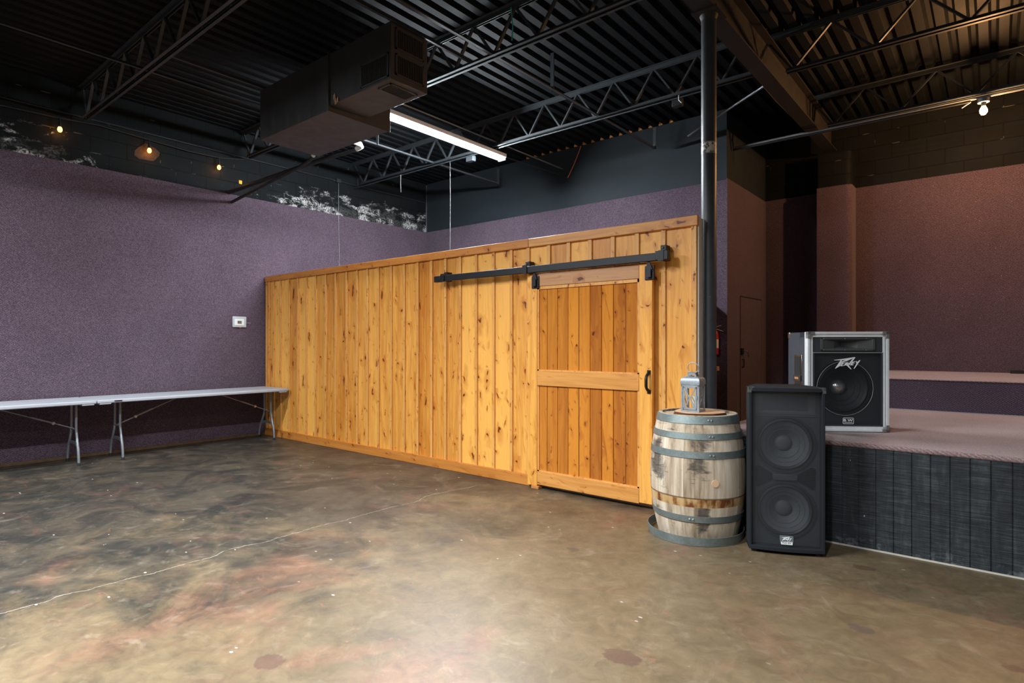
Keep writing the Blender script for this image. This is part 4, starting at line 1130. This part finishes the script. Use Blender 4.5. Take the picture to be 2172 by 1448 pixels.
def rr(w, h, r, n=4):
    out = []
    for (x, z, a0) in ((w-r,h-r,0),(-w+r,h-r,PI/2),(-w+r,-h+r,PI),(w-r,-h+r,1.5*PI)):
        for k in range(n+1): out.append((cx+x+r*math.cos(a0+PI/2*k/n), cz+z+r*math.sin(a0+PI/2*k/n)))
    return out
o1, o2 = rr(bw, bh, .008), rr(bw-.0035, bh-.0035, .005); n = len(o1)
vs = [(x,-.0035,z) for x, z in o1] + [(x,-.0035,z) for x, z in o2]
mb.add(vs, [(i, (i+1)%n, n+(i+1)%n, n+i) for i in range(n)])
mb.box(cx-.030, cx+.030, -.0036, -.003, cz-.013, cz-.0095)
text_mesh(mb, 'B W', cx, cz+.005, .018, -.0036, 0, 1.5)
mb.prism(rr(bw, bh, .008), -.0028, -.0012, lambda a,b,c: (a,c,b), 1)
mb.build('badge', [M['logo'], M['rubber']], S2, local=True, smooth=0)
# side handle cup on the left
mb = MB(); xs = -W2/2-.003
mb.box(xs-.002, xs+.006, .10, .255, .322, .597)
hd = mb.build('handle_plate', M['chrome'], S2, local=True, bevel=.002, label='chrome recessed side handle')
B(xs-.004, xs, .115, .24, .435, .585).build('handle_recess', M['void'], hd, local=True)
B(xs-.004, xs, .125, .23, .335, .375).build('handle_recess', M['void'], hd, local=True)
mb = MB(); mb.box(xs-.012, xs-.004, .105, .25, .382, .432); mb.build('handle_grip', M['rubber'], hd, local=True, bevel=.003)
B(xs-.014, xs-.0125, .14, .215, .399, .417).build('grip_stripe', M['post_wood'], hd, local=True)

# ------------------------------------------------------------------ extinguisher and post behind the column
EX = thing('fire_extinguisher', 'red fire extinguisher hung on the back wall, half hidden by the column', 'fire extinguisher', (-2.97, 8.0, 1.28))
mb = MB(); mb.lathe([(.050,0),(.056,.008),(.056,.28),(.048,.315),(.026,.335),(.018,.345)], 32, (-2.97,8.0,1.28)); mb.build('cylinder', M['red'], EX)
mb = MB(); mb.lathe([(.0565,.085),(.0568,.09),(.0568,.20),(.0565,.205)], 32, (-2.97,8.0,1.28)); mb.build('label_band', M['paper'], EX, label='pale printed label')
mb = MB(); mb.lathe([(.018,.34),(.020,.345),(.020,.375),(.012,.385)], 16, (-2.97,8.0,1.28)); mb.build('valve', M['brass'], EX)
mb = MB(); mb.bar((-2.98,8.0,1.645),(-2.875,8.0,1.675), .016, .007); mb.build('carry_handle', M['brass'], EX)
mb = MB(); mb.bar((-2.98,8.0,1.64),(-2.85,8.0,1.595), .016, .007); mb.build('squeeze_lever', M['brass'], EX)
B(-2.99, -2.95, 8.05, 8.082, 1.35, 1.60).build('wall_bracket', M['black_metal'], EX)
PS = thing('wooden_post', 'slim orange wooden post with a block cap behind the column', 'post', (-2.075, 5.60, 0))
B(-2.094, -2.063, 5.58, 5.62, 0, 1.165).build('shaft', M['post_wood'], PS)
B(-2.11, -2.040, 5.57, 5.63, 1.165, 1.205).build('cap', M['post_wood'], PS, bevel=.002)

# ------------------------------------------------------------------ lights of the room
def light(name, typ, loc, power, color, size=None, rot=(0,0,0), radius=.03):
    l = bpy.data.lights.new(name, typ); l.energy = power; l.color = color
    if typ == 'AREA': l.shape = 'RECTANGLE'; l.size, l.size_y = size
    else: l.shadow_soft_size = radius
    o = bpy.data.objects.new(name, l); COL.objects.link(o); o.location = loc; o.rotation_euler = rot
    return o
COOL = (.93,.97,1.0)
# further strip fixtures of the same row pattern, behind the camera and beside it
for (x, y, p) in ((-6.3,-1.0,215), (-3.2,.2,215), (-.5,-.6,95), (2.2,-.8,35)):
    o = light('hall_strip_light', 'AREA', (x,y,4.05), p, COOL, (.14,2.4)); o.data.spread = math.radians(180 if x < -5 else 150)
# stage festoon bulbs: visible one and its neighbour beyond the frame
light('stage_bulb_light', 'POINT', (-.09,8.35,3.93), 68, (1.0,.47,.17), radius=.03)
light('stage_bulb_light', 'POINT', (2.6,8.35,3.98), 60, (1.0,.47,.17), radius=.03)
for (y, z, c) in pos: light('amber_bulb_light', 'POINT', (-8.80,y,z-.02), 2.2, (1.0,.40,.10), radius=.026)
w = bpy.data.worlds.new('world'); scene.world = w; w.use_nodes = True
bg = w.node_tree.nodes['Background']; bg.inputs[0].default_value = (.80,.88,1.0,1); bg.inputs[1].default_value = .06

scene.view_settings.view_transform = 'Standard'; scene.view_settings.look = 'None'
scene.view_settings.gamma = 1; scene.view_settings.exposure = 0.92
